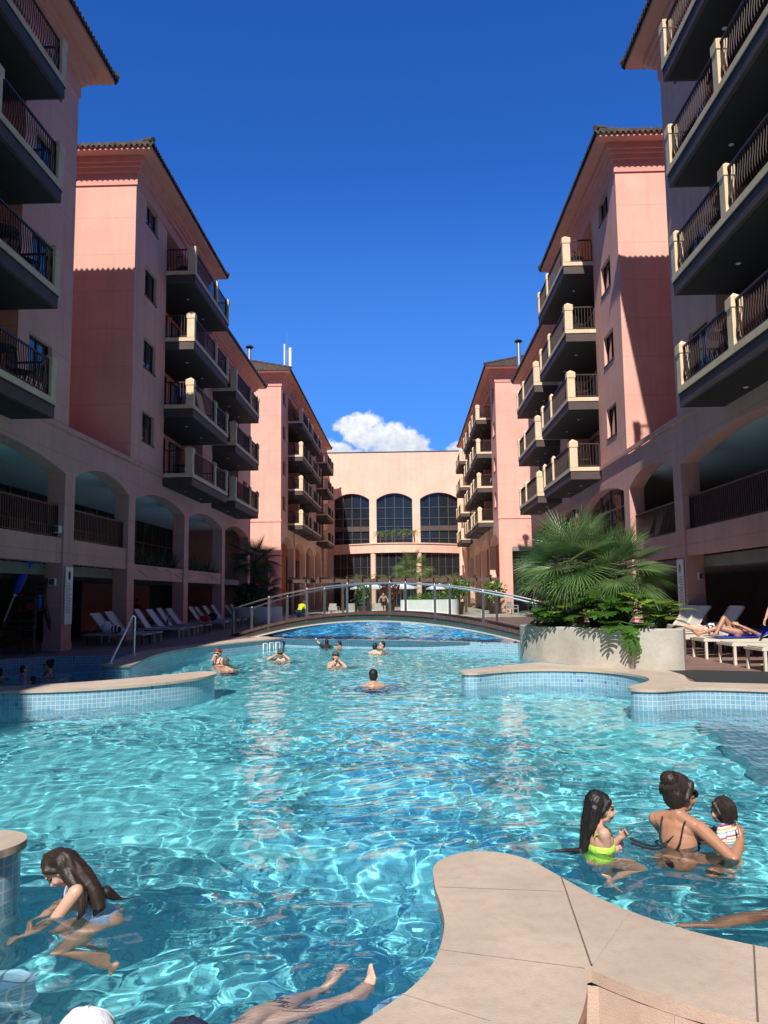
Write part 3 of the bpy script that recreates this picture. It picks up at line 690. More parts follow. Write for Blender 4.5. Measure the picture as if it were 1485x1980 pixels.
def arcade(parent, T, wf, ysc, styles, zs=5.26, zc=5.66, zt=6.42, cw=.33, cd=.5, mat_='arcade_plaster', zpar=(2.72, 3.42), depth=4.4):
    """ysc: column centres; styles per bay: 'rail', 'plants', 'glass', 'open'"""
    for y in ysc:
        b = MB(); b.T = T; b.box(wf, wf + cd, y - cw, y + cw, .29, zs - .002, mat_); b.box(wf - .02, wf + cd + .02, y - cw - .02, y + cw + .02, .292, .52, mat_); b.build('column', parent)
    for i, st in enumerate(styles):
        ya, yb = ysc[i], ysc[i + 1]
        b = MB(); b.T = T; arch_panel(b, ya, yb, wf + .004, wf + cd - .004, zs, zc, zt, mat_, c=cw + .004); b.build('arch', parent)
        a, e = ya + cw + .003, yb - cw - .003
        if st in ('rail', 'glass', 'plants'):
            z0, z1 = zpar if st != 'plants' else (2.38, 2.92)
            b = MB(); b.T = T; b.box(wf + .06, wf + .32, a, e, z0, z1, mat_); b.build('parapet', parent)
            if st == 'plants':
                b = MB(); b.T = T; b.box(wf + .33, wf + .9, a, e, 2.4, 2.8, 'soil'); b.build('planting_trough', parent)
        if st == 'rail':
            b = MB(); b.T = T; railing(b, (wf + .19, a + .03), (wf + .19, e - .03), zpar[1] + .06, zpar[1] + .9, .12, 'rail_metal', .03); b.build('corridor_railing', parent)
        if st == 'glass':
            b = MB(); b.T = T; arch_glass(b, a, e, wf + .3, zpar[1], zs, zc)
            o = b.build('arched_window', parent)
            g = MB(); g.T = T; g.quad((wf + .36, a, zpar[1]), (wf + .36, e, zpar[1]), (wf + .36, e, zc + .1), (wf + .36, a, zc + .1), 'window_glass'); g.build('pane', o)
    y0, y1 = ysc[0], ysc[-1]
    b = MB(); b.T = T; b.box(wf - .07, wf + .001, y0 - cw, y1 + cw, zt + .02, zt + .16, mat_); b.box(wf - .03, wf + cd, y0 - cw, y1 + cw, zt + .001, zt + .019, mat_); b.build('moulding', parent)

def arch_glass(b, a, e, w, z0, zs, zc):
    n = 4
    for k in range(n + 1):
        y = a + (e - a) * k / n; b.box(w, w + .05, y - .025, y + .025, z0, zc, 'steel_brushed')
    for z in (z0 + .6, z0 + 1.45): b.box(w + .002, w + .048, a, e, z - .025, z + .025, 'steel_brushed')

def interior(parent, T, wf, y0, y1, s, depth=4.4, back='dark_glass', ground='dark_room'):
    b = MB(); b.T = T
    b.box(wf + .5, wf + depth, y0, y1, 5.72, 5.8, 'white_ceiling'); b.box(wf + .5, wf + depth, y0, y1, 2.40, 2.70, 'slab_grey')
    b.build('corridor_ceiling', parent)
    b = MB(); b.T = T
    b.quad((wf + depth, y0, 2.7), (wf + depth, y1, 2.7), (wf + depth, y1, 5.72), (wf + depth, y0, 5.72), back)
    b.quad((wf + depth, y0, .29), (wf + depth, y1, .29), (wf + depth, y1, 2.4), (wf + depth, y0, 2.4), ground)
    b.build('back_wall', parent)
    b = MB(); b.T = T; k = int((y1 - y0) / 1.25)
    for i in range(k + 1):
        y = y0 + (y1 - y0) * i / k; b.box(wf + depth - .06, wf + depth - .004, y - .03, y + .03, 2.7, 5.7, 'steel_brushed')
    for z in (3.6, 4.6): b.box(wf + depth - .055, wf + depth - .006, y0, y1, z - .03, z + .03, 'steel_brushed')
    b.build('mullions', parent)

WINZ = lambda lips: [(l + 1.0, l + 2.12) for l in lips]
def make_front(s, label):
    T = side_T(s); wf = 8.6; t = thing('hotel_wing', label, 'building', T((13, 3, .29)), 'wings of the pink hotel')
    b = MB(); b.T = T; ze = 17.66; z0 = 6.42
    wins = [(19.45, 20.75, a, c) for a, c in WINZ(LIPS)]
    facade(b, wf, -16, 21.95, z0, ze - .1, wins + [(12.4, 18.85, 6.45, 17.3, 1.0), (3.0, 9.5, 6.45, 17.3, 1.0)], 'pink_plaster')
    for ya, yb in ((12.4, 18.85), (3.0, 9.5)): b.quad((wf + 1, ya, 6.4), (wf + 1, yb, 6.4), (wf + 1, yb, 17.4), (wf + 1, ya, 17.4), 'pink_plaster')
    b.quad((wf, 21.95, z0), (wf + 9, 21.95, z0), (wf + 9, 21.95, ze - .1), (wf, 21.95, ze - .1), 'pink_plaster'); b.quad((wf, -16, .3), (wf + 9, -16, .3), (wf + 9, -16, ze), (wf, -16, ze), 'pink_plaster')
    b.quad((wf + 9, -16, .3), (wf + 9, 21.95, .3), (wf + 9, 21.95, ze), (wf + 9, -16, ze), 'pink_plaster'); b.quad((wf, -16, z0), (wf, 21.95, z0), (wf + 9, 21.95, z0), (wf + 9, -16, z0), 'pink_plaster')
    b.build('wall', t)
    for i, h in enumerate(wins): window(t, T, wf, *h, seed=i + 10 * s)
    for k, (ya, yb) in enumerate(((12.45, 18.8), (3.05, 9.45))): balcony_stack(t, T, wf, ya, yb, LIPS, 5 * s + k, out=1.05, flip=True)
    roof(t, T, wf, wf + 9, -16, 21.95, ze)
    arcade(t, T, wf, [-7.5, -.4, 6.75, 13.85, 22.18], ['rail', 'rail', 'rail', 'rail'], zpar=(2.72, 3.42))
    interior(t, T, wf, -16, 22.1, s, back='red_plaster' if s > 0 else 'dark_glass')
    return t
def make_middle(s, label):
    T = side_T(s); wf = 8.6; t = thing('hotel_wing', label, 'building', T((13, 37, .29)), 'wings of the pink hotel')
    b = MB(); b.T = T; ze = 17.66; ze2 = 14.95; z0 = 6.42
    wins = [(28.15, 29.5, a, c) for a, c in WINZ(LIPS)]
    facade(b, wf, 27.02, 37.2, z0, ze - .1, wins + [(30.7, 36.75, 6.45, 17.3, 1.0)], 'pink_plaster')
    b.quad((wf + 1, 30.7, 6.4), (wf + 1, 36.75, 6.4), (wf + 1, 36.75, 17.4), (wf + 1, 30.7, 17.4), 'pink_plaster')
    b.quad((wf, 27.02, z0), (wf + 11, 27.02, z0), (wf + 11, 27.02, ze - .1), (wf, 27.02, ze - .1), 'pink_plaster')
    b.quad((wf, 37.2, ze2 - 2), (wf + 11, 37.2, ze2 - 2), (wf + 11, 37.2, ze - .1), (wf, 37.2, ze - .1), 'pink_plaster')
    facade(b, wf, 37.2, 48.2, z0, ze2 - .1, [(38.6, 44.7, 6.45, 14.5, 1.0)] + [(46.0, 47.1, a, c) for a, c in WINZ(LIPS[:3])], 'pink_plaster')
    b.quad((wf + 1, 38.6, 6.4), (wf + 1, 44.7, 6.4), (wf + 1, 44.7, 14.6), (wf + 1, 38.6, 14.6), 'pink_plaster')
    b.quad((wf, 48.2, .3), (wf + 11, 48.2, .3), (wf + 11, 48.2, ze2 - .1), (wf, 48.2, ze2 - .1), 'pink_plaster')
    b.quad((wf, 27.02, z0), (wf, 48.2, z0), (wf + 11, 48.2, z0), (wf + 11, 27.02, z0), 'pink_plaster'); b.quad((wf + 11, 27.02, .3), (wf + 11, 48.2, .3), (wf + 11, 48.2, ze2), (wf + 11, 27.02, ze2), 'pink_plaster')
    # terrace wall joining the front wing
    b.quad((wf + 6, 21.96, 6.42), (wf + 6, 27.01, 6.42), (wf + 6, 27.01, 16), (wf + 6, 21.96, 16), 'pink_plaster'); b.box(wf + .1, wf + 6, 21.97, 27.0, 6.25, 6.41, 'arcade_plaster')
    b.build('wall', t)
    for i, h in enumerate(wins): window(t, T, wf, *h, seed=i + 30 * s)
    for i, (a, c) in enumerate(WINZ(LIPS[:3])): window(t, T, wf, 46.0, 47.1, a, c, seed=i + 50 * s)
    balcony_stack(t, T, wf, 30.65, 36.75, LIPS, 20 + s); balcony_stack(t, T, wf, 38.5, 44.65, LIPS[:3], 24 + s)
    roof(t, T, wf, wf + 11, 27.02, 37.2, ze, ends=(True, True)); roof(t, T, wf, wf + 11, 37.22, 48.2, ze2, ends=(False, True))
    yc = [22.2, 27.3, 34.2, 41.2, 47.9]
    arcade(t, T, wf, yc[1:], ['plants', 'plants', 'open'] if s < 0 else ['glass', 'glass', 'glass'])
    a2 = MB(); a2.T = T; arch_panel(a2, 22.184, 27.296, wf + .004, wf + .496, 5.26, 5.72, 6.42, 'arcade_plaster', c=.334); a2.box(wf - .07, wf + .001, 22.512, 26.968, 6.44, 6.58, 'arcade_plaster'); a2.build('arch', t)
    p = MB(); p.T = T; p.box(wf + .06, wf + .32, 22.52, 26.96, 2.72, 3.42, 'arcade_plaster'); p.build('parapet', t)
    p = MB(); p.T = T; railing(p, (wf + .19, 22.55), (wf + .19, 26.93), 3.48, 4.32, .12, 'rail_metal', .03); p.build('corridor_railing', t)
    interior(t, T, wf, 22.1, 48.1, s, back='dark_glass' if s < 0 else 'red_plaster')
    return t
def make_far(s, label):
    T = side_T(s); wf = 8.4 if s < 0 else 7.85; t = thing('hotel_wing', label, 'building', T((13, 75, .29)), 'wings of the pink hotel')
    b = MB(); b.T = T; ze = 18.7; z0 = 7.25; Y0 = 58.8; Y1 = 90.0
    wins = [(59.8, 61.0, a, c) for a, c in WINZ(LIPC)]
    stacks = [(62.3, 68.6), (69.2, 76.0), (82.0, 89.0)]
    facade(b, wf, Y0, Y1, z0, ze - .1, wins + [(a + .05, e, 7.3, 18.2, 1.0) for a, e in stacks], 'pink_plaster')
    for a, e in stacks: b.quad((wf + 1, a, 7.2), (wf + 1, e, 7.2), (wf + 1, e, 18.3), (wf + 1, a, 18.3), 'pink_plaster')
    # front face with the entrance opening
    for x0, x1, za, zb in ((wf, wf + .95, .29, ze - .1), (wf + .95, wf + 8, 5.15, ze - .1), (wf + 8, wf + 12, .29, ze - .1)): b.quad((x0, Y0, za), (x1, Y0, za), (x1, Y0, zb), (x0, Y0, zb), 'pink_plaster')
    b.box(wf - .04, wf + 12, Y0 - .05, Y0 - .003, 7.27, 7.42, 'pink_plaster')
    b.quad((wf, Y1, .3), (wf + 12, Y1, .3), (wf + 12, Y1, ze), (wf, Y1, ze), 'pink_plaster'); b.quad((wf + 12, Y0, .3), (wf + 12, Y1, .3), (wf + 12, Y1, ze), (wf + 12, Y0, ze), 'pink_plaster')
    b.quad((wf, Y0, z0), (wf, Y1, z0), (wf + 12, Y1, z0), (wf + 12, Y0, z0), 'pink_plaster')
    b.build('wall', t)
    g = MB(); g.T = T; g.quad((wf + .95, Y0 + .5, .3), (wf + 8, Y0 + .5, .3), (wf + 8, Y0 + .5, 5.15), (wf + .95, Y0 + .5, 5.15), 'dark_glass')
    for k in range(7): g.box(wf + .95 + k * 1.1, wf + 1.0 + k * 1.1, Y0 + .42, Y0 + .48, .3, 5.15, 'steel_brushed')
    g.box(wf + .95, wf + 8, Y0 + .425, Y0 + .475, 3.9, 3.95, 'steel_brushed'); g.box(wf + .955, wf + 8, Y0 + .01, Y0 + .4, 4.85, 5.14, 'slab_grey'); g.build('entrance_glazing', t)
    for i, h in enumerate(wins): window(t, T, wf, *h, seed=i + 70 * s)
    for k, (a, e) in enumerate(stacks): balcony_stack(t, T, wf, a, e, LIPC, 40 + s + k)
    roof(t, T, wf, wf + 12, Y0, Y1, ze)
    yc = [Y0 + .34, 66.0, 73.2, 80.4, 86.8, 94.4]
    arcade(t, T, wf, yc[1:-1] , ['open'] * 3, zs=5.6, zc=6.35, zt=7.25, mat_='peach_plaster', cw=.4)
    a2 = MB(); a2.T = T; arch_panel(a2, Y0 + .01, 65.59, wf + .004, wf + .496, 5.6, 6.35, 7.25, 'peach_plaster', c=.35); a2.box(wf, wf + .5, Y0 + .01, Y0 + .36, .29, 5.598, 'peach_plaster'); a2.build('arch', t)
    b = MB(); b.T = T; b.quad((wf + 2.2, Y0 + .6, .29), (wf + 2.2, 94.9, .29), (wf + 2.2, 94.9, 6.6), (wf + 2.2, Y0 + .6, 6.6), 'orange_plaster'); b.box(wf + .5, wf + 2.2, Y0 + .6, Y1, 6.6, 6.65, 'white_ceiling'); b.build('back_wall', t)
    g = MB(); g.T = T
    for i in range(5):
        ym = (yc[i] + yc[i + 1]) / 2; g.box(wf + 2.12, wf + 2.19, ym - 1.2, ym + 1.3, 2.2, 5.4, 'dark_glass'); g.box(wf + 2.12, wf + 2.19, ym - 1.2, ym + 1.3, .3, 2.0, 'dark_glass')
    g.build('dark_window', t)
    b = MB(); b.T = T; b.box(wf + .02, wf + 2.2, 90.02, 94.9, .3, 16.9, 'peach_plaster'); b.build('link_wall', t)
    return t
make_front(-1, 'nearest pink hotel wing on the left, only its dark balconies and end corner in frame')
make_front(1, 'nearest pink hotel wing on the right, big dark balconies above a tall arcade')
make_middle(-1, 'middle pink hotel wing on the left, in shade, with planted arcade parapets')
make_middle(1, 'middle pink hotel wing on the right, sunlit end wall crossed by a slanting shadow')
make_far(-1, 'farthest pink hotel wing on the left, joining the end building, white antennas on its roof')
make_far(1, 'farthest pink hotel wing on the right, joining the end building, without antennas')

# end building
t = thing('end_building', 'peach building closing the courtyard, three tall arched windows over a curved canopy', 'building', (-1.3, 96, .29))
YB = 95.0; XL, XR = -13.5, 11.0; wx = [(-8.7, -4.45), (-3.6, .74), (1.68, 6.2)]; ZT = 18.95
def aprof(x, a, e, zs, zc):
    h = zc - zs; R = ((e - a) ** 2 / 4 + h * h) / (2 * h); return zc - R + math.sqrt(max(0, R * R - (x - (a + e) / 2) ** 2))
b = MB(); xs_ = [XL]
for a, e in wx: xs_ += [a + (e - a) * k / 12 for k in range(13)]
xs_.append(XR)
for x0, x1 in zip(xs_, xs_[1:]):
    xm = (x0 + x1) / 2; hole = next(((a, e) for a, e in wx if a < xm < e), None)
    if hole:
        za, zb = aprof(x0, *hole, 13.2, 13.95), aprof(x1, *hole, 13.2, 13.95)
        b.quad((x0, YB, za), (x1, YB, zb), (x1, YB, ZT), (x0, YB, ZT), 'peach_plaster'); b.quad((x0, YB, za), (x1, YB, zb), (x1, YB + .5, zb), (x0, YB + .5, za), 'peach_plaster')
    else:
        b.quad((x0, YB, .29), (x1, YB, .29), (x1, YB, ZT), (x0, YB, ZT), 'peach_plaster')
for a, e in wx:
    for x in (a, e): b.quad((x, YB, 6.4), (x, YB + .5, 6.4), (x, YB + .5, 13.2), (x, YB, 13.2), 'peach_plaster')
b.box(XL, XR, YB - .06, YB + 12, ZT + .001, ZT + .10, 'umber_fascia'); b.quad((XL, YB + 12, .3), (XR, YB + 12, .3), (XR, YB + 12, ZT), (XL, YB + 12, ZT), 'peach_plaster')
b.quad((XL, YB, .3), (XL, YB + 12, .3), (XL, YB + 12, ZT), (XL, YB, ZT), 'peach_plaster'); b.quad((XR, YB, .3), (XR, YB + 12, .3), (XR, YB + 12, ZT), (XR, YB, ZT), 'peach_plaster')
b.build('wall', t)
for a, e in wx:
    b = MB()
    for k in range(5): x = a + (e - a) * k / 4; b.box(x - .04, x + .04, YB + .34, YB + .4, 7.2, 13.9, 'steel_brushed')
    for z in (8.4, 9.9, 10.9, 12.2): b.box(a, e, YB + .345, YB + .395, z - .035, z + .035, 'steel_brushed')
    if a != wx[1][0]: b.box(a, e, YB + .3, YB + .339, 9.35, 9.95, 'umber_fascia')
    o = b.build('arched_window', t)
    g = MB(); g.quad((a, YB + .45, 7.2), (e, YB + .45, 7.2), (e, YB + .45, 14), (a, YB + .45, 14), 'window_glass'); g.build('pane', o)
cv_ = MB(); pts = [(-8.75 + 15.0 * k / 18, YB - .4 - 3.6 * math.sin(math.pi * k / 18)) for k in range(19)]
cv_.prism(pts + [(6.25, YB - .01), (-8.75, YB - .01)], 6.55, 7.55, 'peach_plaster', 'peach_plaster'); cv_.prism([(x, y - .12) for x, y in pts] + [(6.25, YB - .012), (-8.75, YB - .012)], 7.553, 7.68, 'peach_plaster', 'peach_plaster'); cv_.build('canopy', t)
g = MB(); gp = [(x, min(y + .5, YB - .05)) for x, y in pts]
for (x0, y0), (x1, y1) in zip(gp, gp[1:]): g.quad((x0, y0, .3), (x1, y1, .3), (x1, y1, 6.549), (x0, y0, 6.549), 'window_glass')
go = g.build('curved_glazing', t)
g = MB()
for x, y in gp: g.box(x - .035, x + .035, y - .07, y - .01, .3, 6.54, 'steel_brushed')
for z in (2.6, 4.9):
    for (x0, y0), (x1, y1) in zip(gp, gp[1:]): g.bar((x0, y0 - .04, z), (x1, y1 - .04, z), .05, .06, 'steel_brushed')
g.build('glazing_bars', go)
for x, y in ((-3.9, YB - 3.15), (1.4, YB - 3.25)):
    c = MB(); c.lathe([(.32, 0), (.32, 6.2)], (x, y, .29), 'peach_plaster', 16); c.build('column', t)
# ------------------------------------------------------------------ planter, palms and plants
def fan_leaf(b, c, d, pet, rad_, rng, m='palm_green', droop=.5, segs=34, spread=118, wid=.025):
    """one palmate leaf: curved petiole from c along d, then narrow folded segments fanning out and drooping at the tips"""
    d = Vector(d).normalized(); up = Vector((0, 0, 1)); side = d.cross(up)
    side = side.normalized() if side.length > .05 else Vector((1, 0, 0))
    p = Vector(c); pts = [p.copy()]; dd = d.copy()
    for k in range(4):
        dd = (dd + Vector((0, 0, -.05 * droop * 2))).normalized(); p = p + dd * pet / 4; pts.append(p.copy())
    b.tube(pts, [.014, .011, .009, .008, .007], m, 5, cap=False)
    nrm = side.cross(dd).normalized(); roll = rng.uniform(-.5, .5); side = (side * math.cos(roll) + nrm * math.sin(roll)).normalized(); nrm = side.cross(dd).normalized()
    for i in range(segs):
        a = rad(-spread + 2 * spread * (i + .5) / segs) + rng.uniform(-.02, .02)
        L = rad_ * (1 - .30 * (abs(a) / rad(spread)) ** 2) * rng.uniform(.9, 1.06)
        ray = (dd * math.cos(a) + side * math.sin(a) + nrm * .16 * (abs(math.sin(a)))).normalized(); wv = (side * math.cos(a) - dd * math.sin(a)).normalized()
        q = p.copy(); prev = None; n = 5; w0 = wid * rng.uniform(.8, 1.1); vs = []
        for k in range(n + 1):
            t = k / n; ray2 = (ray + Vector((0, 0, -1)) * droop * .62 * t * t).normalized()
            if k: q = q + ray2 * L / n
            ww = w0 * (.35 + 1.5 * t if t < .45 else max(.05, 1.02 * (1 - ((t - .45) / .55) ** 1.5)))
            f = nrm * ww * .45
            vs += [q - wv * ww * .5 + f, q, q + wv * ww * .5 + f]
        fs = []
        for k in range(n): o = 3 * k; fs += [(o, o + 1, o + 4, o + 3), (o + 1, o + 2, o + 5, o + 4)]
        b.add(vs, fs, m, True)
def fan_palm(name, label, base, heads, m, seed, group=None, cat='palm'):
    rng = random.Random(seed); t = thing(name, label, cat, base, group)
    tr = MB()
    for (c, n, pet, r, dr) in heads:
        c = Vector(c); b0 = Vector(base); pts = [b0.lerp(c, k / 7) + Vector((rng.uniform(-.02, .02), rng.uniform(-.02, .02), 0)) for k in range(8)]
        tr.tube(pts, [.12, .11, .10, .10, .095, .10, .105, .08], 'trunk_bark', 9)
        for k in range(40):
            a = rng.uniform(0, 6.28); z = rng.uniform(.35, .98); q = b0.lerp(c, z) + Vector((math.cos(a) * .1, math.sin(a) * .1, 0)); tr.tube([q, q + Vector((math.cos(a) * .06, math.sin(a) * .06, rng.uniform(.03, .12)))], [.02, .006], 'trunk_bark', 4)
    tr.build('trunk', t)
    cr_ = MB()
    for (c, n, pet, r, dr) in heads:
        for k in range(n):
            a = k * 2.39996 + rng.uniform(-.25, .25); el = (1 - 2 * (k + .5) / n * .74) ; el = max(-.75, el)
            h = math.sqrt(max(0, 1 - el * el)); d = (h * math.cos(a), h * math.sin(a), el)
            fan_leaf(cr_, c, d, pet * rng.uniform(.85, 1.15), r * rng.uniform(.85, 1.1), rng, m, dr * (1.25 - .5 * el), 40)
    cr_.build('crown', t)
    return t
def frond_palm(name, label, base, h, n, L, m, seed, group=None, cat='palm', leaflets=20, wl=.2):
    rng = random.Random(seed); t = thing(name, label, cat, base, group); bx, by, bz = base
    tr = MB(); tr.tube([(bx + .03 * math.sin(k), by, bz + h * k / 6) for k in range(7)], [.09, .08, .08, .075, .08, .085, .06], 'trunk_bark', 8); tr.build('trunk', t)
    c = MB()
    for k in range(n):
        a = k * 2.39996 + rng.uniform(-.2, .2); el = rng.uniform(.15, 1.0) if k % 3 else rng.uniform(-.1, .4)
        d = Vector((math.cos(a) * math.cos(el), math.sin(a) * math.cos(el), math.sin(el))); p = Vector((bx, by, bz + h)); side = d.cross(Vector((0, 0, 1))).normalized(); dd = d.copy(); pts = [p.copy()]
        for i in range(leaflets):
            dd = (dd + Vector((0, 0, -.10 - .02 * rng.random()))).normalized(); p = p + dd * L / leaflets; pts.append(p.copy())
            f = math.sin(math.pi * (i + 1.5) / (leaflets + 2)) ** .6
            for s in (-1, 1):
                tip = p + (side * s * .85 + dd * .5 + Vector((0, 0, -.25))).normalized() * wl * f * rng.uniform(.8, 1.15); q = dd * .016
                c.add([p - q, p + q, tip], [(0, 1, 2)], m)
        c.tube(pts[::3], .012, m, 4, cap=False)
    c.build('crown', t)
    return t
def leaf_clump(b, c, r, n, size, m, rng, m2=None):
    for k in range(n):
        while True:
            p = Vector((rng.uniform(-1, 1), rng.uniform(-1, 1), rng.uniform(-1, 1)))
            if p.length < 1 and p.length > .25 + .5 * rng.random(): break
        q = Vector((c[0] + p.x * r[0], c[1] + p.y * r[1], c[2] + p.z * r[2])); d = (p.normalized() + Vector((rng.uniform(-.8, .8), rng.uniform(-.8, .8), rng.uniform(-.5, .9)))).normalized()
        s = d.cross(Vector((rng.uniform(-1, 1), rng.uniform(-1, 1), rng.uniform(-1, 1)))).normalized(); L = size * rng.uniform(.6, 1.3); wv = s * L * .28; nn = s.cross(d) * L * .08
        b.add([q, q + d * L * .4 + wv + nn, q + d * L, q + d * L * .4 - wv + nn, q + d * L * .5 - nn], [(0, 1, 4), (1, 2, 4), (2, 3, 4), (3, 0, 4)], m2 if (m2 and rng.random() < .2) else m)
def shrub(name, label, c, r, n, size, m, seed, group=None, m2=None, cat='shrub'):
    rng = random.Random(seed); t = thing(name, label, cat, (c[0], c[1], c[2] - r[2]), group)
    b = MB()
    for k in range(7):
        a = k * .9; b.tube([(c[0] + .05 * math.cos(a), c[1] + .05 * math.sin(a), c[2] - r[2]), (c[0] + r[0] * .5 * math.cos(a), c[1] + r[1] * .5 * math.sin(a), c[2] + r[2] * .3)], [.015, .006], 'trunk_bark', 5)
    b.build('stem', t)
    b = MB()
    for k in range(5): leaf_clump(b, (c[0] + rng.uniform(-.4, .4) * r[0], c[1] + rng.uniform(-.4, .4) * r[1], c[2] + rng.uniform(-.3, .35) * r[2]), tuple(x * .72 for x in r), n // 5, size, m, rng, m2)
    b.build('foliage', t)
    return t
def monstera_leaf(b, p, d, size, rng, m='leaf_green'):
    """large split leaf: lobed outline cut between the veins, folded along the midrib"""
    p = Vector(p); d = Vector(d).normalized(); s = d.cross(Vector((0, 0, 1))).normalized(); n = s.cross(d).normalized(); L = size
    def pt(x, y): return p + d * (y * L) + s * (x * L) + n * (.12 * L * abs(x) - .25 * L * max(0, y - .3) ** 2)
    lobes = 6
    for sg in (-1, 1):
        for k in range(lobes):
            y0 = -.06 + .86 * k / lobes; y1 = y0 + .86 / lobes * .98; wd = .52 * math.sin(math.pi * (.22 + .62 * (k + .6) / lobes)) * rng.uniform(.9, 1.08); dy = .06 + .10 * k / lobes
            a = pt(0, y0); e = pt(0, y1); m1 = pt(sg * wd * .5, y0 + dy * .6); m2_ = pt(sg * wd * .5, y1 + dy * .4); t1 = pt(sg * wd, y0 + dy * 1.5); t2 = pt(sg * wd * .9, y1 + dy * 1.2)
            b.add([a, m1, t1, t2, m2_, e], [(0, 1, 4, 5), (1, 2, 3, 4)], m, True)
    b.add([pt(0, .78), pt(.1, .92), pt(0, 1.1), pt(-.1, .92)], [(0, 1, 2, 3)], m, True)

PL = cr([(5.10, 14.98), (5.32, 15.5), (5.52, 16.2), (5.6, 17.0), (5.4, 17.9), (4.8, 18.7), (3.8, 18.9), (2.95, 18.5), (2.5, 17.75), (2.48, 17.3), (2.75, 16.72), (3.3, 15.97), (3.9, 15.4), (4.5, 15.02), (4.9, 14.92), (5.10, 14.98)], 6)[:-1]
t = thing('round_planter', 'big round grey concrete planter standing between the pool and the right hand loungers', 'planter', (4.1, 16.8, .29))
b = MB(); inn = offset_poly(PL, .16); inn2 = offset_poly(PL, .02); ZR = 1.06
b.prism(PL, -.2, ZR - .02, 'concrete', 'concrete', top=False, bottom=False, smooth=True)
k = len(PL); vs = [(x, y, ZR - .02) for x, y in PL] + [(x, y, ZR) for x, y in inn2] + [(x, y, ZR) for x, y in offset_poly(PL, .14)] + [(x, y, ZR - .02) for x, y in inn] + [(x, y, ZR - .3) for x, y in inn]
fs = []
for r_ in range(4):
    for i in range(k): j = (i + 1) % k; fs.append((r_ * k + i, r_ * k + j, (r_ + 1) * k + j, (r_ + 1) * k + i))
b.add(vs, fs, 'concrete', True); b.build('planter_wall', t)
b = MB(); b.prism(inn, ZR - .25, ZR - .10, 'soil', 'soil'); b.build('soil', t)
band = [p for p in offset_poly(PL, -.012) if p[0] < 3.35 and p[1] < 18.6]; band.sort(key=lambda p: -p[1] if p[0] < 2.6 and p[1] > 17 else -p[1])
b = MB(); vs = []; fs = []; us = []; acc = 0
for i, p in enumerate(band):
    if i: acc += math.dist(p, band[i - 1])
    vs += [(p[0], p[1], -1.1), (p[0], p[1], .34)]
    if i: q = 2 * i; fs.append((q - 2, q, q + 1, q - 1)); us.append([(acc - math.dist(p, band[i - 1]), -1.1), (acc, -1.1), (acc, .34), (acc - math.dist(p, band[i - 1]), .34)])
b.add(vs, fs, 'pool_wall_tile', False, us); b.build('tile_band', t)
fan_palm('fan_palm', 'large green fan palm with drooping leaves in the round concrete planter', (4.0, 16.9, .95), [((3.55, 17.0, 2.28), 34, .58, .93, .6), ((4.4, 16.7, 2.12), 22, .52, .80, .65)], 'palm_green', 4)
rng = random.Random(11)
def monstera(label, spots, seed, cat='plant', lime=0):
    rng = random.Random(seed); t = thing('monstera_plant', label, cat, (spots[0][0][0], spots[0][0][1], .96)); b = MB(); st = MB(); root = Vector((spots[0][0][0], spots[0][0][1], .95))
    for (p, d, s) in spots:
        monstera_leaf(b, p, d, s, rng, 'lime_leaf' if rng.random() < lime else 'leaf_green'); pv_ = Vector(p); mid = root.lerp(pv_, .5) + Vector((0, 0, .15)); st.tube([root, mid, pv_], [.018, .014, .008], 'leaf_green', 5)
    st.build('stem', t); b.build('foliage', t); return t
def spread(cx, cy, z, n, r, rng, smin=.3, smax=.5):
    out = []
    for k in range(n):
        a = k * 2.39996; rr = r * math.sqrt((k + .5) / n); el = rng.uniform(-.35, .5)
        d = (math.cos(a) * 1.0, math.sin(a) - .5, el); out.append(((cx + rr * math.cos(a), cy + rr * math.sin(a), z + rng.uniform(-.1, .32) + .22 * (1 - rr / r)), d, rng.uniform(smin, smax)))
    return out
monstera('glossy split leaved plant at the front middle of the round planter', spread(4.0, 15.95, 1.28, 34, .55, rng, .28, .42), 3, lime=.12)
monstera('split leaf plant hanging over the rim of the round planter, its leaf shadowing the concrete', [((3.85, 15.45, 1.14), (-.2, -1, .25), .40), ((4.1, 15.22, 1.1), (.25, -1, -.35), .40), ((3.9, 15.32, 1.1), (-.5, -1, -.2), .38), ((4.12, 15.12, 1.0), (.1, -.3, -1), .42), ((4.3, 15.22, 1.12), (.8, -.8, .1), .36), ((4.18, 15.0, .86), (.15, -.2, -1), .34)], 5)
monstera('split leaved plant with lime tips at the right end of the round planter', spread(4.95, 15.8, 1.16, 24, .36, rng, .25, .40), 6, lime=.3)
monstera('low glossy split leaved plant at the left side of the round planter', spread(3.15, 16.75, 1.22, 40, .5, rng, .28, .42), 7, lime=.15)
monstera('dark split leaved plant behind the palm trunk in the round planter', spread(4.3, 16.5, 1.35, 34, .7, rng, .3, .45), 8, lime=.08)
s_ = shrub('flowering_bush', 'white flowering bush at the left rim of the round planter', (3.05, 17.1, 1.22), (.42, .45, .3), 260, .13, 'leaf_green', 21, m2='lime_leaf', cat='bush')
b = MB(); rng = random.Random(5)
for k in range(16):
    p = Vector((3.05 + rng.uniform(-.4, .4), 16.75 + rng.uniform(-.1, .5), 1.42 + rng.uniform(-.12, .16)))
    for j in range(5): a = j * 1.2566; b.add([p, p + Vector((math.cos(a) * .035, -.02, math.sin(a) * .035)), p + Vector((math.cos(a + .6) * .04, -.03, math.sin(a + .6) * .04)), p + Vector((math.cos(a + 1.2) * .03, -.015, math.sin(a + 1.2) * .03))], [(0, 1, 2, 3)], 'petal_white')
b.build('flower', s_)

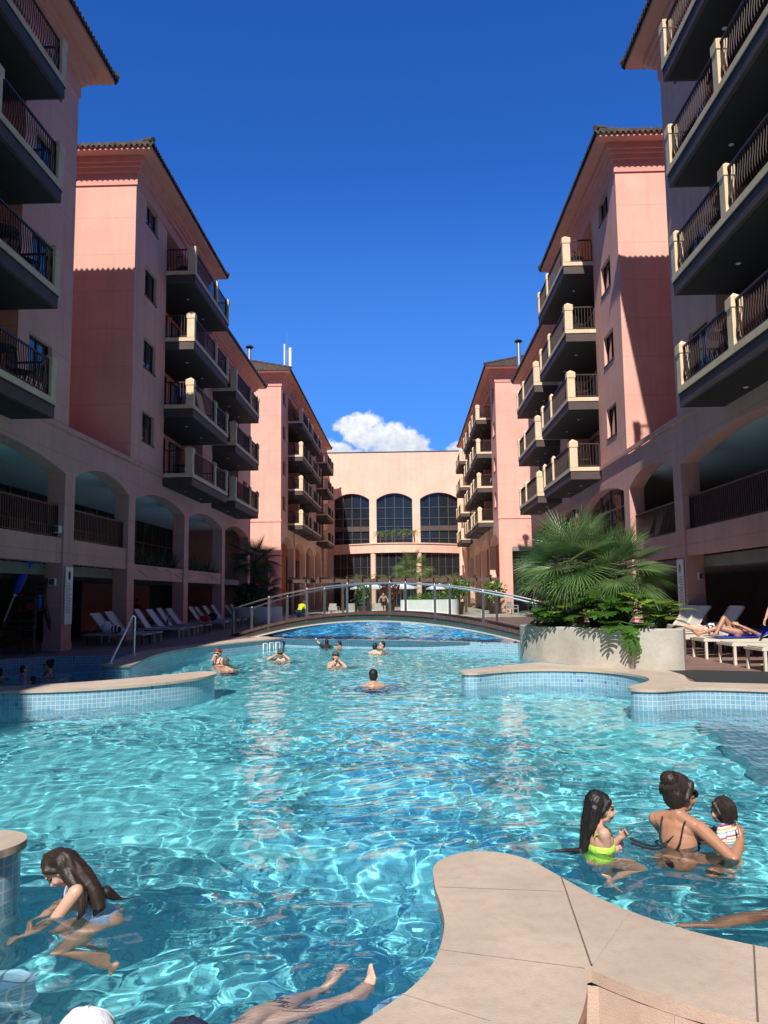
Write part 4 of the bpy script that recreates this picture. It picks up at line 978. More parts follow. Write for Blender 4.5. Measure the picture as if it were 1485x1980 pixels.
# shaded palm beside the left entrance in a pale planter
t = thing('round_planter', 'white round planter in shade behind the left end of the footbridge', 'planter', (-8.3, 44, .29))
b = MB(); b.lathe([(1.35, 0), (1.35, .83), (1.32, .86), (1.2, .86), (1.18, .6)], (-8.3, 44, .296), 'white_paint', 28); b.build('planter_wall', t)
b = MB(); b.lathe([(0, 0), (1.19, 0)], (-8.3, 44, .98), 'soil', 24); b.build('soil', t)
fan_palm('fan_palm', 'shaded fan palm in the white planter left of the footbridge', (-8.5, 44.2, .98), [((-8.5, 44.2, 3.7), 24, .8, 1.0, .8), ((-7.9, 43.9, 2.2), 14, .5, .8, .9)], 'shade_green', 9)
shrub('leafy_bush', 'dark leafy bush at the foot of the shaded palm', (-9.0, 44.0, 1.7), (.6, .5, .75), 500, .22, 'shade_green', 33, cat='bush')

def strap_plant(label, c, n, L, seed, m='shade_green', group=None, name='arcade_plant'):
    rng = random.Random(seed); t = thing(name, label, 'plant', c, group); b = MB()
    for k in range(n):
        a = k * 2.39996; el = rng.uniform(-.1, 1.35); d = Vector((math.cos(a) * math.cos(el), math.sin(a) * math.cos(el), math.sin(el))); s = d.cross(Vector((0, 0, 1))).normalized(); p = Vector(c); vs = []; l = L * rng.uniform(.7, 1.1)
        for i in range(6):
            t_ = i / 5; wd = .035 * (1 - t_) ** .6 + .002; vs += [p - s * wd, p + s * wd]; d = (d + Vector((0, 0, -.13))).normalized(); p = p + d * l / 5
        b.add(vs, [(2 * i, 2 * i + 1, 2 * i + 3, 2 * i + 2) for i in range(5)], m, True)
    b.build('leaf', t); return t
TL = side_T(-1)
gp_ = 'strap leaved plants in the arcade trough'
rng = random.Random(2)
for i, (y, z) in enumerate([(28.4, 2.85), (29.5, 2.9), (30.7, 2.8), (31.8, 2.9), (32.9, 2.75), (33.6, 2.85), (35.0, 2.85), (36.1, 2.8), (37.2, 2.9), (38.3, 2.8), (39.4, 2.85), (40.5, 2.8)]):
    strap_plant('dark strap leaved plant spilling over the planted arcade parapet on the left', TL((8.6 + .42, y, z - .03)), 34, .85 + .25 * rng.random(), 100 + i, group=gp_)

fp = 'small palms before the end building'
for i, (u, y, z, L, lab) in enumerate([(-5.7, 88, 3.3, 2.0, 'leftmost small feathery palm before the end building'), (-3.0, 86, 3.3, 1.9, 'small feathery palm before the left white column of the end building'), (3.7, 84, 3.1, 1.9, 'wide feathery palm before the right dark glazing of the end building'), (5.0, 86, 3.3, 1.9, 'feathery palm second from the right before the end building'), (6.5, 84, 2.6, 1.5, 'rightmost small feathery palm before the end building')]):
    frond_palm('feather_palm', lab, (u, y, .296), z, 22, L, 'far_palm', 60 + i, fp, wl=.42)
fan_palm('fan_palm', 'big fan palm before the middle of the end building, above the pergola', (.55, 72, .296), [((.55, 72, 4.0), 26, 1.0, 1.25, .7)], 'far_palm', 15)
cp = 'dwarf palms on the canopy'
for i, x in enumerate((-3.1, -1.7, -.4, .9)):
    frond_palm('dwarf_palm', ('dwarf palm on the curved canopy, first from the left', 'dwarf palm on the curved canopy, second from the left', 'dwarf palm on the curved canopy, third from the left', 'dwarf palm on the curved canopy, rightmost')[i], (x, 92.9, 7.68), 1.4, 16, 1.25, 'far_palm', 80 + i, cp, leaflets=14, wl=.34)
t = thing('white_planter', 'long white planter with a clipped green hedge beyond the footbridge', 'planter', (1.1, 53, .29))
b = MB(); b.prism(cr([(-.45, 51.6), (1.4, 51.2), (2.9, 51.6), (3.3, 52.4), (3.0, 53.6), (-.4, 53.6)], 4), .296, 1.38, 'white_paint', 'white_paint'); b.build('planter_wall', t)
shrub('hedge', 'clipped green hedge growing in the long white planter', (1.5, 52.4, 1.5), (1.25, .6, .3), 900, .14, 'leaf_green', 35, cat='hedge', m2='lime_leaf')
for i, (x, y, z, r, m, lab) in enumerate([(3.5, 56, 2.0, .8, 'leaf_green', 'green bush in the dark pot right of the hedge'), (6.2, 57, 1.9, .8, 'leaf_green', 'green bush in the brown pot near the right pergola posts'), (-1.4, 60, 2.1, .9, 'red_leaf', 'reddish leaved bush behind the white parasol'), (-3.3, 60, 1.7, .6, 'leaf_green', 'low green bush left of the reddish bush')]):
    shrub('potted_bush', lab, (x, y, z), (r, r, .75), 420, .24, m, 40 + i, cat='bush', m2='lime_leaf' if m == 'leaf_green' else None)
    p = thing('plant_pot', lab.replace('green bush in', 'pot below the green bush,').replace('reddish leaved bush', 'brown pot of the reddish bush').replace('low green bush', 'brown pot of the low bush').replace('the dark pot', 'dark').replace('the brown pot', 'brown'), 'pot', (x, y, .29))
    b = MB(); b.lathe([(0, 0), (.38, 0), (.5, z - 1.15), (.53, z - 1.1), (.47, z - 1.1), (.44, z - 1.2)], (x, y, .296), 'dark_wood', 14); b.build('pot_body', p)

# ------------------------------------------------------------------ footbridge
P0 = Vector((-6.4, 29.0)); BD = Vector((.891, -.454)); BN = Vector((.454, .891))
def bp(s, q, z): p = P0 + BD * s + BN * q; return (p.x, p.y, z)
bz = lambda s: .30 + .9 * max(0, 1 - ((s - 6) / 6.15) ** 2)
t = thing('footbridge', 'arched dark footbridge with steel posts and glass sides over the upper pool', 'bridge', (-1, 26.5, .29))
def strip(q0, q1, d0, d1, m, s0=-.15, s1=12.15, n=36):
    b = MB(); vs = []; fs = []
    for k in range(n + 1):
        s = s0 + (s1 - s0) * k / n; vs += [bp(s, q0, bz(s) - d1), bp(s, q1, bz(s) - d1), bp(s, q1, bz(s) - d0), bp(s, q0, bz(s) - d0)]
    for k in range(n):
        o = 4 * k
        for i in range(4): j = (i + 1) % 4; fs.append((o + i, o + j, o + 4 + j, o + 4 + i))
    b.add(vs, fs, m); return b
strip(-.05, 1.15, 0, .10, 'bridge_planks').build('deck', t); strip(.0, 1.10, .102, .23, 'steel_brushed').build('edge_beam', t); strip(.06, 1.04, .232, .34, 'concrete').build('slab', t)
for side, q, off in (('near', .02, 0), ('far', 1.06, .05)):
    ss = [off + 1.63 * k for k in range(8)]
    rl = MB(); rl.tube([bp(s, q, bz(s) + .93) for s in [.0 + .25 * k for k in range(47)]], .028, 'steel', 8); rl.build('handrail', t)
    for s in ss:
        b = MB(); x = bp(s, q, 0); b.box(x[0] - .04, x[0] + .04, x[1] - .03, x[1] + .03, bz(s) - .2 if q < .5 else bz(s), bz(s) + .90, 'steel_brushed'); b.ball((x[0], x[1], bz(s) + .96), .035, 'steel', 8, 6); b.build('post', t)
gm = bpy.data.materials.new('rail_glass'); gm.use_nodes = True; q_ = NT(gm.node_tree); q_.n.remove(q_.n['Principled BSDF'])
tr_ = q_.new('ShaderNodeBsdfTransparent', {'Color': (.80, .86, .85)}); gs_ = q_.new('ShaderNodeBsdfGlossy', {'Color': (1, 1, 1), 'Roughness': .02}); fr_ = q_.new('ShaderNodeFresnel', {'IOR': 1.45}); mx_ = q_.new('ShaderNodeMixShader', {0: fr_, 1: tr_, 2: gs_}); q_.l.new(mx_.outputs[0], q_.n['Material Output'].inputs[0]); MATS['rail_glass'] = gm
for q, off in ((.02, 0), (1.06, .05)):
    for k in range(7):
        s0, s1 = off + 1.63 * k + .09, off + 1.63 * (k + 1) - .09; b = MB(); b.quad(bp(s0, q, bz(s0) + .06), bp(s1, q, bz(s1) + .06), bp(s1, q, bz(s1) + .86), bp(s0, q, bz(s0) + .86), 'rail_glass'); b.build('glass_panel', t)

# pergola beyond the upper pool
t = thing('pergola', 'long dark timber pergola crossing the courtyard before the end building', 'pergola', (-.6, 63, .29))
for y in (61.5, 64.5): b = MB(); b.box(-9.3, 8.0, y - .07, y + .07, 2.72, 2.97, 'pergola_wood'); b.build('beam', t)
for k in range(16): x = -9.0 + k * 1.1; b = MB(); b.bar((x, 60.5, 3.07), (x + .15, 65.5, 3.07), .1, .18, 'pergola_wood'); b.build('rafter', t)
for x, y in ((-9.1, 61.5), (-5.0, 61.5), (-1.6, 61.5), (3.85, 61.5), (4.5, 61.5), (6.8, 61.5), (7.5, 61.5), (-9.1, 64.5), (-3.0, 64.5), (3.6, 64.5), (7.8, 64.5)): b = MB(); b.box(x - .1, x + .1, y - .1, y + .1, .296, 2.718, 'pergola_wood'); b.build('post', t)

# parasols and seats under the pergola
for i, (x, y, r, z, lab) in enumerate([(-3.2, 68, 1.7, 2.75, 'white open parasol behind the pergola, left one'), (-.6, 70, 1.7, 2.75, 'white open parasol behind the pergola, right beside the big fan palm'), (2.9, 72, 1.2, 2.7, 'small white open parasol behind the pergola, right of the big fan palm')]):
    t = thing('parasol', lab, 'parasol', (x, y, .29), 'open white parasols'); b = MB(); b.tube([(x, y, .3), (x, y, z + .02)], .025, 'steel', 8); b.build('pole', t)
    b = MB(); vs = [(x, y, z)] + [(x + r * math.cos(k * math.pi / 4), y + r * math.sin(k * math.pi / 4), z - .42) for k in range(8)] + [(x + r * math.cos(k * math.pi / 4), y + r * math.sin(k * math.pi / 4), z - .54) for k in range(8)]
    b.add(vs, [(0, 1 + k, 1 + (k + 1) % 8) for k in range(8)] + [(1 + k, 9 + k, 9 + (k + 1) % 8, 1 + (k + 1) % 8) for k in range(8)], 'white_cloth'); b.build('canopy', t)
def armchair(label, x, y, rz, group, m='shade_lounger_frame'):
    t = thing('armchair', label, 'chair', (x, y, .296), group); T = lambda p: (x + p[0] * math.cos(rz) - p[1] * math.sin(rz), y + p[0] * math.sin(rz) + p[1] * math.cos(rz), .296 + p[2])
    def part(nm, *bx):
        b = MB(); b.T = T
        for q in bx: b.box(*q, m)
        return b.build(nm, t)
    part('seat', (-.27, .27, -.28, .26, .36, .44)); part('backrest', (-.27, .27, .26, .32, .36, .85))
    for sx in (-1, 1):
        part('armrest', (sx * .30 - .03, sx * .30 + .03, -.28, .32, .58, .63))
        for yy_ in (-.26, .29): part('leg', (sx * .30 - .025, sx * .30 + .025, yy_ - .025, yy_ + .025, 0, .578))
    return t
ag = 'pale armchairs beyond the footbridge'
armchair('pale armchair beyond the bridge, left of the planter', -5.3, 57.5, 2.9, ag); armchair('pale armchair beyond the bridge, beside the reddish bush', -2.2, 57.0, 3.3, ag); armchair('pale armchair beyond the bridge under the left of the pergola', -3.9, 56.2, .4, ag); armchair('pale armchair beyond the bridge, alone at the far right by the column', 7.2, 55, .8, ag)

# ------------------------------------------------------------------ loungers
def lounger(label, foot, rz, back=50, group='', frame='lounger_frame', sling='lounger_frame', dark=False, H=.34):
    """long axis +x from the foot end; backrest raised at the head"""
    fx, fy = foot; t = thing('sun_lounger', label, 'sun lounger', (fx, fy, .296), group); cs, sn = math.cos(rz), math.sin(rz); T = lambda p: (fx + p[0] * cs - p[1] * sn, fy + p[0] * sn + p[1] * cs, .296 + p[2])
    W = .33; hx = 1.22; BL = .78; a = rad(back); bx, bz_ = hx + BL * math.cos(a), H + BL * math.sin(a)
    b = MB(); b.T = T
    for s in (-1, 1): b.box(0, 1.9, s * W - .025, s * W + .025, H - .05, H, frame)
    b.box(.0, .05, -W + .026, W - .026, H - .05, H - .002, frame); b.box(1.85, 1.9, -W + .026, W - .026, H - .05, H - .002, frame); b.build('frame', t)
    for x in (.06, 1.78):
        for s in (-1, 1): g = MB(); g.T = T; g.bar((x, s * (W - .005), 0), (x + (.0), s * (W - .005), H - .052), .05, .05, 'dark_metal' if dark else frame); g.build('leg', t)
    g = MB(); g.T = T; n = 10; vs = []; fs = []
    for k in range(n + 1): x = .05 + (hx - .05) * k / n; z = H + .012 - .02 * math.sin(math.pi * k / n); vs += [(x, -W + .03, z), (x, W - .03, z), (x, W - .03, z - .012), (x, -W + .03, z - .012)]
    for k in range(n):
        for i in range(4): j = (i + 1) % 4; fs.append((4 * k + i, 4 * k + j, 4 * k + 4 + j, 4 * k + 4 + i))
    g.add(vs, fs, sling); g.build('seat', t)
    g = MB(); g.T = T; d = Vector((math.cos(a), 0, math.sin(a))); nn = Vector((-math.sin(a), 0, math.cos(a)))
    for s in (-1, 1): g.bar((hx, s * W, H + .02), (bx, s * W, bz_ + .02), .04, .035, frame, tuple(nn))
    g.bar((bx, -W, bz_ + .02), (bx, W, bz_ + .02), .04, .035, frame, tuple(nn))
    vs = []; fs = []
    for k in range(7): p = Vector((hx, 0, H + .02)) + d * BL * k / 6 - nn * .025 * math.sin(math.pi * k / 6); vs += [tuple(p + Vector((0, -W + .02, 0)) + nn * .006), tuple(p + Vector((0, W - .02, 0)) + nn * .006), tuple(p + Vector((0, W - .02, 0)) - nn * .006), tuple(p + Vector((0, -W + .02, 0)) - nn * .006)]
    for k in range(6):
        for i in range(4): j = (i + 1) % 4; fs.append((4 * k + i, 4 * k + j, 4 * k + 4 + j, 4 * k + 4 + i))
    g.add(vs, fs, sling); bk = g.build('backrest', t)
    g = MB(); g.T = T
    for s in (-1, 1): g.bar((hx + BL * .55 * math.cos(a), s * (W - .05), H + BL * .55 * math.sin(a)), (1.8, s * (W - .05), H - .01), .02, .02, frame)
    g.build('back_strut', t)
    return t, T, (hx, H, d, nn)
gl_ = 'beige loungers in shade on the left deck'
ly = [24.55, 25.75, 28.5, 29.75, 31.0, 32.3, 35.4, 36.7, 38.0, 39.4, 42.5, 43.8]
lab_l = ['shaded beige lounger nearest the lifeguard chair, a black and white striped bag on it', 'shaded beige lounger between the bag lounger and the column', 'shaded lounger draped with a white towel, first of the two', 'shaded lounger draped with a white towel and a small blue bottle', 'empty shaded beige lounger after the two with white towels', 'shaded beige lounger with a green cloth on its foot end', 'shaded beige lounger with a red bag on it', 'shaded beige lounger with dark and white clothes on it', 'empty shaded beige lounger, fifth from the far end of the left row', 'empty shaded beige lounger, fourth from the far end of the left row', 'empty shaded beige lounger, second last of the left row', 'empty shaded beige lounger, last of the left row by the planter']
LT = {}
for i, y in enumerate(ly):
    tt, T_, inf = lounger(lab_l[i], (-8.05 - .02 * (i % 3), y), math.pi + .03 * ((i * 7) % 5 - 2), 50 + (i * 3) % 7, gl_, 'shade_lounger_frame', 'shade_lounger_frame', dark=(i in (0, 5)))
    LT[i] = (T_, inf)
gr_ = 'white loungers on the sunlit right deck'
RT = {}
for i, (fx, fy, rz, bk, lab) in enumerate([(5.9, 21.3, .12, 52, 'sunlit beige lounger farthest back, half hidden by palm leaves'), (5.9, 20.45, .10, 52, 'empty sunlit beige lounger with raised back, behind the planter rim'), (6.1, 19.5, .10, 12, 'white lounger under the fair sunbather with the white bikini'), (6.0, 18.65, .08, 55, 'empty sunlit lounger with raised back between the two sunbathers'), (6.33, 17.75, .06, 20, 'white lounger with a blue towel under the tanned sunbather'), (6.33, 16.25, .05, 16, 'empty white lounger in front of the tanned sunbather'), (6.32, 14.9, .05, 30, 'nearest white lounger, cut by the right photo edge')]):
    tt, T_, inf = lounger(lab, (fx, fy), rz, bk, gr_, H=.42); RT[i] = (T_, inf)
def towel(label, T, m, pts, wd, cat='towel', name='towel', th=.012):
    """cloth strip following pts (x,z) across y range, draped on a lounger"""
    b = MB(); b.T = T; vs = []; fs = []; n = len(pts); y0, y1 = wd; ny = 6; rng = random.Random(len(label))
    for (x, z) in pts:
        for j in range(ny + 1): vs.append((x + rng.uniform(-.008, .008), y0 + (y1 - y0) * j / ny, z + rng.uniform(0, .012)))
    for i in range(n - 1):
        for j in range(ny): a = i * (ny + 1) + j; fs.append((a, a + 1, a + ny + 2, a + ny + 1))
    b.add(vs, fs, m, True); return tag(b.build(name), label, cat)
def towel_on(label, rec, m, foot=.1, up=.78, wd=(-.27, .27)):
    T, (hx, H, d, nn) = rec; pts = [(foot + (hx - foot) * k / 8, H + .03 - .012 * math.sin(math.pi * k / 8)) for k in range(9)]
    for k in range(1, 7): p = Vector((hx, 0, H + .045)) + d * up * k / 6 - nn * .012 * math.sin(math.pi * k / 6); pts.append((p.x, p.z))
    return towel(label, T, m, pts, wd)
towel_on('white towel draped over the third shaded lounger on the left', LT[2], 'white_cloth', .5); towel_on('white towel draped over the fourth shaded lounger, beside a blue bottle', LT[3], 'white_cloth', .7)
towel('green cloth lying on the foot end of a shaded lounger', LT[4][0], 'green_cloth', [(.2, .37), (.4, .41), (.7, .40), (.95, .365)], (-.25, .25), 'cloth')
towel('crumpled white towel on the foot of the fair sunbather lounger', RT[2][0], 'white_cloth', [(.0, .45), (.15, .50), (.3, .48), (.4, .51), (.5, .445)], (-.32, .1))
towel('bright blue towel under the tanned sunbather, hanging over the lounger edge', RT[4][0], 'blue_cloth', [(.35, .442), (.9, .445), (1.22, .46), (1.5, .56), (1.75, .65), (1.93, .73), (2.0, .66)], (-.37, .37))
def bag(label, p, r, m, m2=None, name='bag', cat='bag'):
    t = thing(name, label, cat, p); b = MB(); rng = random.Random(int(p[1] * 10)); b.ball((p[0], p[1], p[2] + r[2] * .9), r, m, 12, 8)
    b.v = [(x + .12 * r[0] * mnoise.noise(Vector((x * 9, y * 9, z * 9))), y, z + .12 * r[2] * mnoise.noise(Vector((x * 7, y * 7, z * 7 + 5)))) for x, y, z in b.v]; b.build('bag_body', t)
    if m2:
        s = MB()
        for k in range(3): a = -.5 + .5 * k; s.tube([(p[0] + r[0] * 1.03 * math.sin(a), p[1] + r[1] * 1.05 * math.cos(a) * math.cos(q), p[2] + r[2] * .9 + r[2] * 1.05 * math.cos(a) * math.sin(q)) for q in [math.pi + .0 + k2 * .35 for k2 in range(-8, 3)]], .022, m2, 6)
        s.build('stripe', t)
    return t
def onL(rec, x, y, z=.36): return Vector(rec[0]((x, y, z)))
bag('black beach bag with white stripes on the first shaded lounger', onL(LT[0], 1.05, 0, .35), (.2, .16, .13), 'black_cloth', 'white_cloth'); bag('white bundle of clothes beside the striped bag on the first shaded lounger', onL(LT[0], 1.28, .1, .42), (.15, .13, .16), 'white_cloth', name='bundle', cat='bundle')
bag('red bag on a shaded lounger of the left row', onL(LT[6], 1.0, 0, .35), (.26, .17, .14), 'red_cloth'); bag('dark bundle of clothes on the shaded lounger after the red bag', onL(LT[7], .95, 0, .35), (.22, .17, .2), 'navy_fabric', name='bundle', cat='bundle'); bag('white folded cloth on the shaded lounger after the red bag', onL(LT[7], .72, -.1, .37), (.12, .1, .15), 'white_cloth', name='bundle', cat='bundle')
t = thing('water_bottle', 'small dark blue bottle on a towelled shaded lounger', 'bottle', onL(LT[3], .95, .1, .38)); p = onL(LT[3], .95, .1, .385); b = MB(); b.lathe([(0, 0), (.04, 0), (.042, .2), (.018, .25), (.018, .3), (0, .3)], p, 'blue_cloth', 10); b.build('bottle_body', t)
bag('white and black printed bag on the tanned sunbather lounger', onL(RT[3], 1.0, -.1, .44), (.2, .12, .11), 'white_cloth', 'black_cloth')
t = thing('flip_flop', 'yellow flip flop on the deck under the white loungers', 'flip flop', (6.9, 15.7, .296)); b = MB(); b.prism(cr([(6.8, 15.68), (6.9, 15.63), (7.05, 15.66), (7.05, 15.74), (6.9, 15.76), (6.8, 15.74)], 3), .3, .325, 'yellow_cloth', 'yellow_cloth'); b.build('sole', t); b = MB(); b.tube([(6.88, 15.64, .32), (6.86, 15.69, .37), (6.88, 15.75, .32)], .01, 'yellow_cloth', 5); b.build('strap', t)

# ------------------------------------------------------------------ lifeguard chair, rails, signs and small things
t = thing('lifeguard_chair', 'tall dark wooden lifeguard chair with a ladder front, before the left arcade', 'lifeguard chair', (-10.2, 22.0, .29))
def LB(nm, *bars, par=t):
    b = MB()
    for a_, c_, w_, h_ in bars: b.bar(a_, c_, w_, h_, 'dark_wood')
    return b.build(nm, par)
X0, Y0_ = -10.35, 21.3
for sx in (-1, 1):
    LB('leg', ((X0 + sx * .52, Y0_ - .55, .296), (X0 + sx * .33, Y0_ - .1, 1.75), .07, .09)); LB('leg', ((X0 + sx * .52, Y0_ + .75, .296), (X0 + sx * .33, Y0_ + .35, 1.75), .07, .09))
    LB('arm_rest', ((X0 + sx * .36, Y0_ - .15, 1.82), (X0 + sx * .36, Y0_ + .42, 1.82), .08, .05)); LB('back_post', ((X0 + sx * .33, Y0_ + .33, 1.45), (X0 + sx * .33, Y0_ + .48, 2.3), .06, .06))
for k in range(4): f = (k + .6) / 4.6; z = .296 + 1.1 * f; LB('step', ((X0 - .48 + .12 * f, Y0_ - .52 + .35 * f, z), (X0 + .48 - .12 * f, Y0_ - .52 + .35 * f, z), .12, .04))
LB('seat', *[((X0 - .36, Y0_ - .1 + .1 * k, 1.42), (X0 + .36, Y0_ - .1 + .1 * k, 1.42), .09, .03) for k in range(5)]); LB('backrest', *[((X0 - .36, Y0_ + .36 + .02 * k, 1.62 + .15 * k), (X0 + .36, Y0_ + .36 + .02 * k, 1.62 + .15 * k), .03, .1) for k in range(5)]); LB('platform', *[((X0 - .44, Y0_ - .45 + .1 * k, 1.0), (X0 + .44, Y0_ - .45 + .1 * k, 1.0), .09, .03) for k in range(3)])
t = thing('closed_parasol', 'closed blue parasol leaning on the lifeguard chair', 'parasol', (-10.85, 21.1, .9)); b = MB(); A_ = Vector((-10.75, 20.95, 1.15)); E_ = Vector((-10.05, 20.95, 2.98)); b.tube([A_, E_], .022, 'steel', 8); b.ball(E_ + Vector((0.02, 0, .03)), .035, 'white_paint', 8, 6); b.build('pole', t)
b = MB(); pts = [A_.lerp(E_, f) for f in (.40, .46, .6, .75, .84, .845, .93, .985)]; b.tube(pts, [.06, .11, .13, .12, .10, .15, .09, .03], 'blue_cloth', 11); b.build('canopy', t)
b = MB(); b.ball(A_.lerp(E_, .38), .045, 'white_paint', 8, 6); b.build('tie_knob', t)
bag('red rescue bag on the lifeguard chair seat', Vector((X0 + .12, Y0_ + .0, 1.44)), (.14, .1, .1), 'red_cloth'); bag('blue cloth hanging from the lifeguard chair arm', Vector((X0 + .38, Y0_ + .0, 1.45)), (.05, .08, .22), 'blue_cloth', name='cloth', cat='cloth')
t = thing('handrail', 'bent chrome handrail rising from the curved coping on the left', 'handrail', (-6.6, 17.4, .315)); b = MB(); b.tube(catmull([(-6.47, 17.25, .31), (-6.50, 17.45, .42), (-6.6, 18.6, 1.02), (-6.63, 19.0, 1.27), (-6.65, 19.15, 1.3), (-6.66, 19.3, 1.24), (-6.68, 19.35, 1.0), (-6.7, 19.4, .31)], 5), .024, 'steel', 8); b.build('rail_tube', t)
for p in ((-6.47, 17.25), (-6.7, 19.4)): b = MB(); b.lathe([(0, .02), (.055, .018), (.06, 0)], (*p, .316), 'steel', 12); b.build('base_flange', t)
t = thing('pool_ladder', 'white step grips on the far left pool wall', 'pool ladder', (-4.7, 26.4, .15)); 
for k in range(3): x, y = -4.72 + .16 * k, 26.0 + .28 * k; b = MB(); b.tube([(x, y, -.02), (x, y, .2), (x + .1, y + .17, .2), (x + .1, y + .17, -.02)], .018, 'white_paint', 6); b.build('grip', t)
def sign(label, T, wf, yc, z0, z1, s):
    t = thing('notice_board', label, 'sign', T((wf, yc, z0))); b = MB(); b.T = T; b.box(wf - .03, wf - .022 + .02, yc - .24, yc + .24, z0, z1, 'white_paint'); b.build('panel', t)
    e = MB(); e.T = T; e.add([(wf - .033, yc + .085 * math.cos(k * math.pi / 8), z1 - .24 + .13 * math.sin(k * math.pi / 8)) for k in range(16)], [tuple(range(16))], 'navy_fabric' if s < 0 else 'green_cloth'); e.build('emblem', t)
    l = MB(); l.T = T; rng = random.Random(3)
    for k in range(int((z1 - z0 - .75) / .042)): z = z1 - .48 - k * .042; l.box(wf - .032, wf - .0305, yc - .19, yc + rng.uniform(.02, .19), z, z + .014, 'grey_cap')
    l.build('text_lines', t)
sign('tall white notice board with a dark blue oval emblem, on the left arcade column', side_T(-1), 8.577, 22.18, 1.02, 2.62, -1); sign('tall white notice board with a green oval emblem, on the right arcade column', side_T(1), 8.577, 22.18, 1.0, 2.62, 1)
def wallbox(name, label, cat, p, s, m='white_paint', part='box_body'):
    t = thing(name, label, cat, p); b = MB(); b.box(p[0] - s[0], p[0] + s[0], p[1] - s[1], p[1] + s[1], p[2] - s[2], p[2] + s[2], m); b.build(part, t); b = MB(); b.box(p[0] - s[0] * .8, p[0] + s[0] * .8, p[1] - s[1] - .012, p[1] - s[1] - .001, p[2] - s[2] * .8, p[2] + s[2] * .8, 'grey_cap' if m == 'white_paint' else m); b.build('front_cover', t); return t
wallbox('wall_lamp', 'white wall lamp on the left arcade column above the notice board', 'lamp', (-9.8, 21.75, 3.66), (.14, .09, .1)); wallbox('control_box', 'small white box on the left arcade column beside the notice board', 'box', (-9.85, 21.78, 2.2), (.09, .05, .1)); wallbox('control_box', 'small white box on the right arcade column', 'box', (7.95, 21.78, 2.15), (.05, .05, .1)); wallbox('speaker', 'small white speaker under the right corridor beam', 'speaker', (9.4, 20.2, 2.55), (.08, .08, .12))
t = thing('air_vent', 'dark louvred vent in the red corridor wall on the right', 'vent', (11.9, 22, 4.6)); b = MB(); b.box(11.9, 11.98, 26.0, 26.9, 4.5, 5.5, 'dark_metal'); b.build('frame', t)
for k in range(7): b = MB(); b.bar((11.88, 26.0, 4.58 + .13 * k), (11.88, 26.9, 4.58 + .13 * k), .05, .07, 'soffit_dark'); b.build('slat', t)
for x, y, z0, z1, lab in ((-9.55, 47.4, 15.25, 16.95, 'steel flue pipe with a black cap on the left roof'), (7.05, 47.6, 15.2, 17.05, 'steel flue pipe with a black cap on the right roof')):
    t = thing('flue_pipe', lab, 'flue pipe', (x, y, z0)); b = MB(); b.lathe([(.12, 0), (.12, z1 - z0)], (x, y, z0), 'steel', 16); b.build('pipe', t); b = MB(); b.lathe([(.12, -.02), (.24, .10), (.26, .12), (.08, .24), (0, .25)], (x, y, z1), 'dark_metal', 16); b.build('cap', t)
    b = MB(); b.lathe([(.24, -.35), (.22, .12), (.15, .14)], (x, y, z0), 'dark_metal', 14); b.build('flashing', t)
t = thing('roof_antenna', 'white panel antennas with a thin whip on the far left roof', 'antenna', (-9.0, 61, 19.3))
b = MB(); b.tube([(-9.3, 61, 18.6), (-9.3, 61, 21.2)], .03, 'steel', 8); b.build('mast', t); b = MB(); b.tube([(-9.3, 61, 21.1), (-9.3, 61, 22.6)], .008, 'steel', 6); b.build('whip', t)
b = MB(); b.box(-9.12, -8.92, 60.8, 61.0, 19.3, 21.3, 'white_paint'); b.build('panel', t); b = MB(); b.box(-9.52, -9.42, 60.8, 60.92, 19.9, 21.6, 'white_paint'); b.build('panel', t); b = MB(); b.box(-10.1, -9.6, 60.7, 61.1, 19.0, 19.9, 'white_paint'); b.build('cabinet', t)

# balcony furniture: round tables and chairs behind the railings
def balcony_chair(label, p, rz, group, m='dark_metal'):
    x, y, z = p; t = thing('balcony_chair', label, 'chair', p, group); T = lambda q: (x + q[0] * math.cos(rz) - q[1] * math.sin(rz), y + q[0] * math.sin(rz) + q[1] * math.cos(rz), z + q[2])
    b = MB(); b.T = T; b.box(-.22, .22, -.22, .22, .42, .46, m); b.build('seat', t)
    b = MB(); b.T = T; b.tube([(-.22, .22, .46), (-.22, .26, .8), (-.1, .28, .9), (.1, .28, .9), (.22, .26, .8), (.22, .22, .46)], .018, m, 6); [b.tube([(q, .22, .46), (q, .28, .88)], .01, m, 5) for q in (-.11, 0, .11)]; b.build('backrest', t)
    for sx in (-.2, .2):
        for sy in (-.2, .2): b = MB(); b.T = T; b.tube([(sx, sy, .42), (sx * 1.1, sy * 1.1, 0)], .015, m, 6); b.build('leg', t)
    return t
def balcony_table(label, p, group, m='dark_metal', r=.36):
    t = thing('balcony_table', label, 'table', p, group); b = MB(); b.lathe([(0, .70), (r, .70), (r, .73), (0, .73)], p, m, 18); b.build('table_top', t); b = MB(); b.tube([(p[0], p[1], p[2] + .02), (p[0], p[1], p[2] + .70)], .03, m, 8); b.build('stem', t); b = MB(); b.lathe([(0, 0), (.24, 0), (.22, .03), (0, .04)], p, m, 14); b.build('foot', t); return t
ft = 'tables on the balconies'; fc = 'chairs on the balconies'
RM = side_T(1); LM = side_T(-1); fl = lambda k: LIPS[k] + .153
balcony_table('round table on the lowest near right balcony', RM((8.0, 17.0, fl(0))), ft, 'dark_wood'); balcony_chair('chair at the round table on the lowest near right balcony', RM((8.6, 17.4, fl(0))), 1.2, fc)
balcony_table('round table on the second near right balcony from below', RM((8.1, 17.2, fl(1))), ft); balcony_chair('dark chair on the third near right balcony from below', RM((8.3, 17.6, fl(2))), .3, fc)
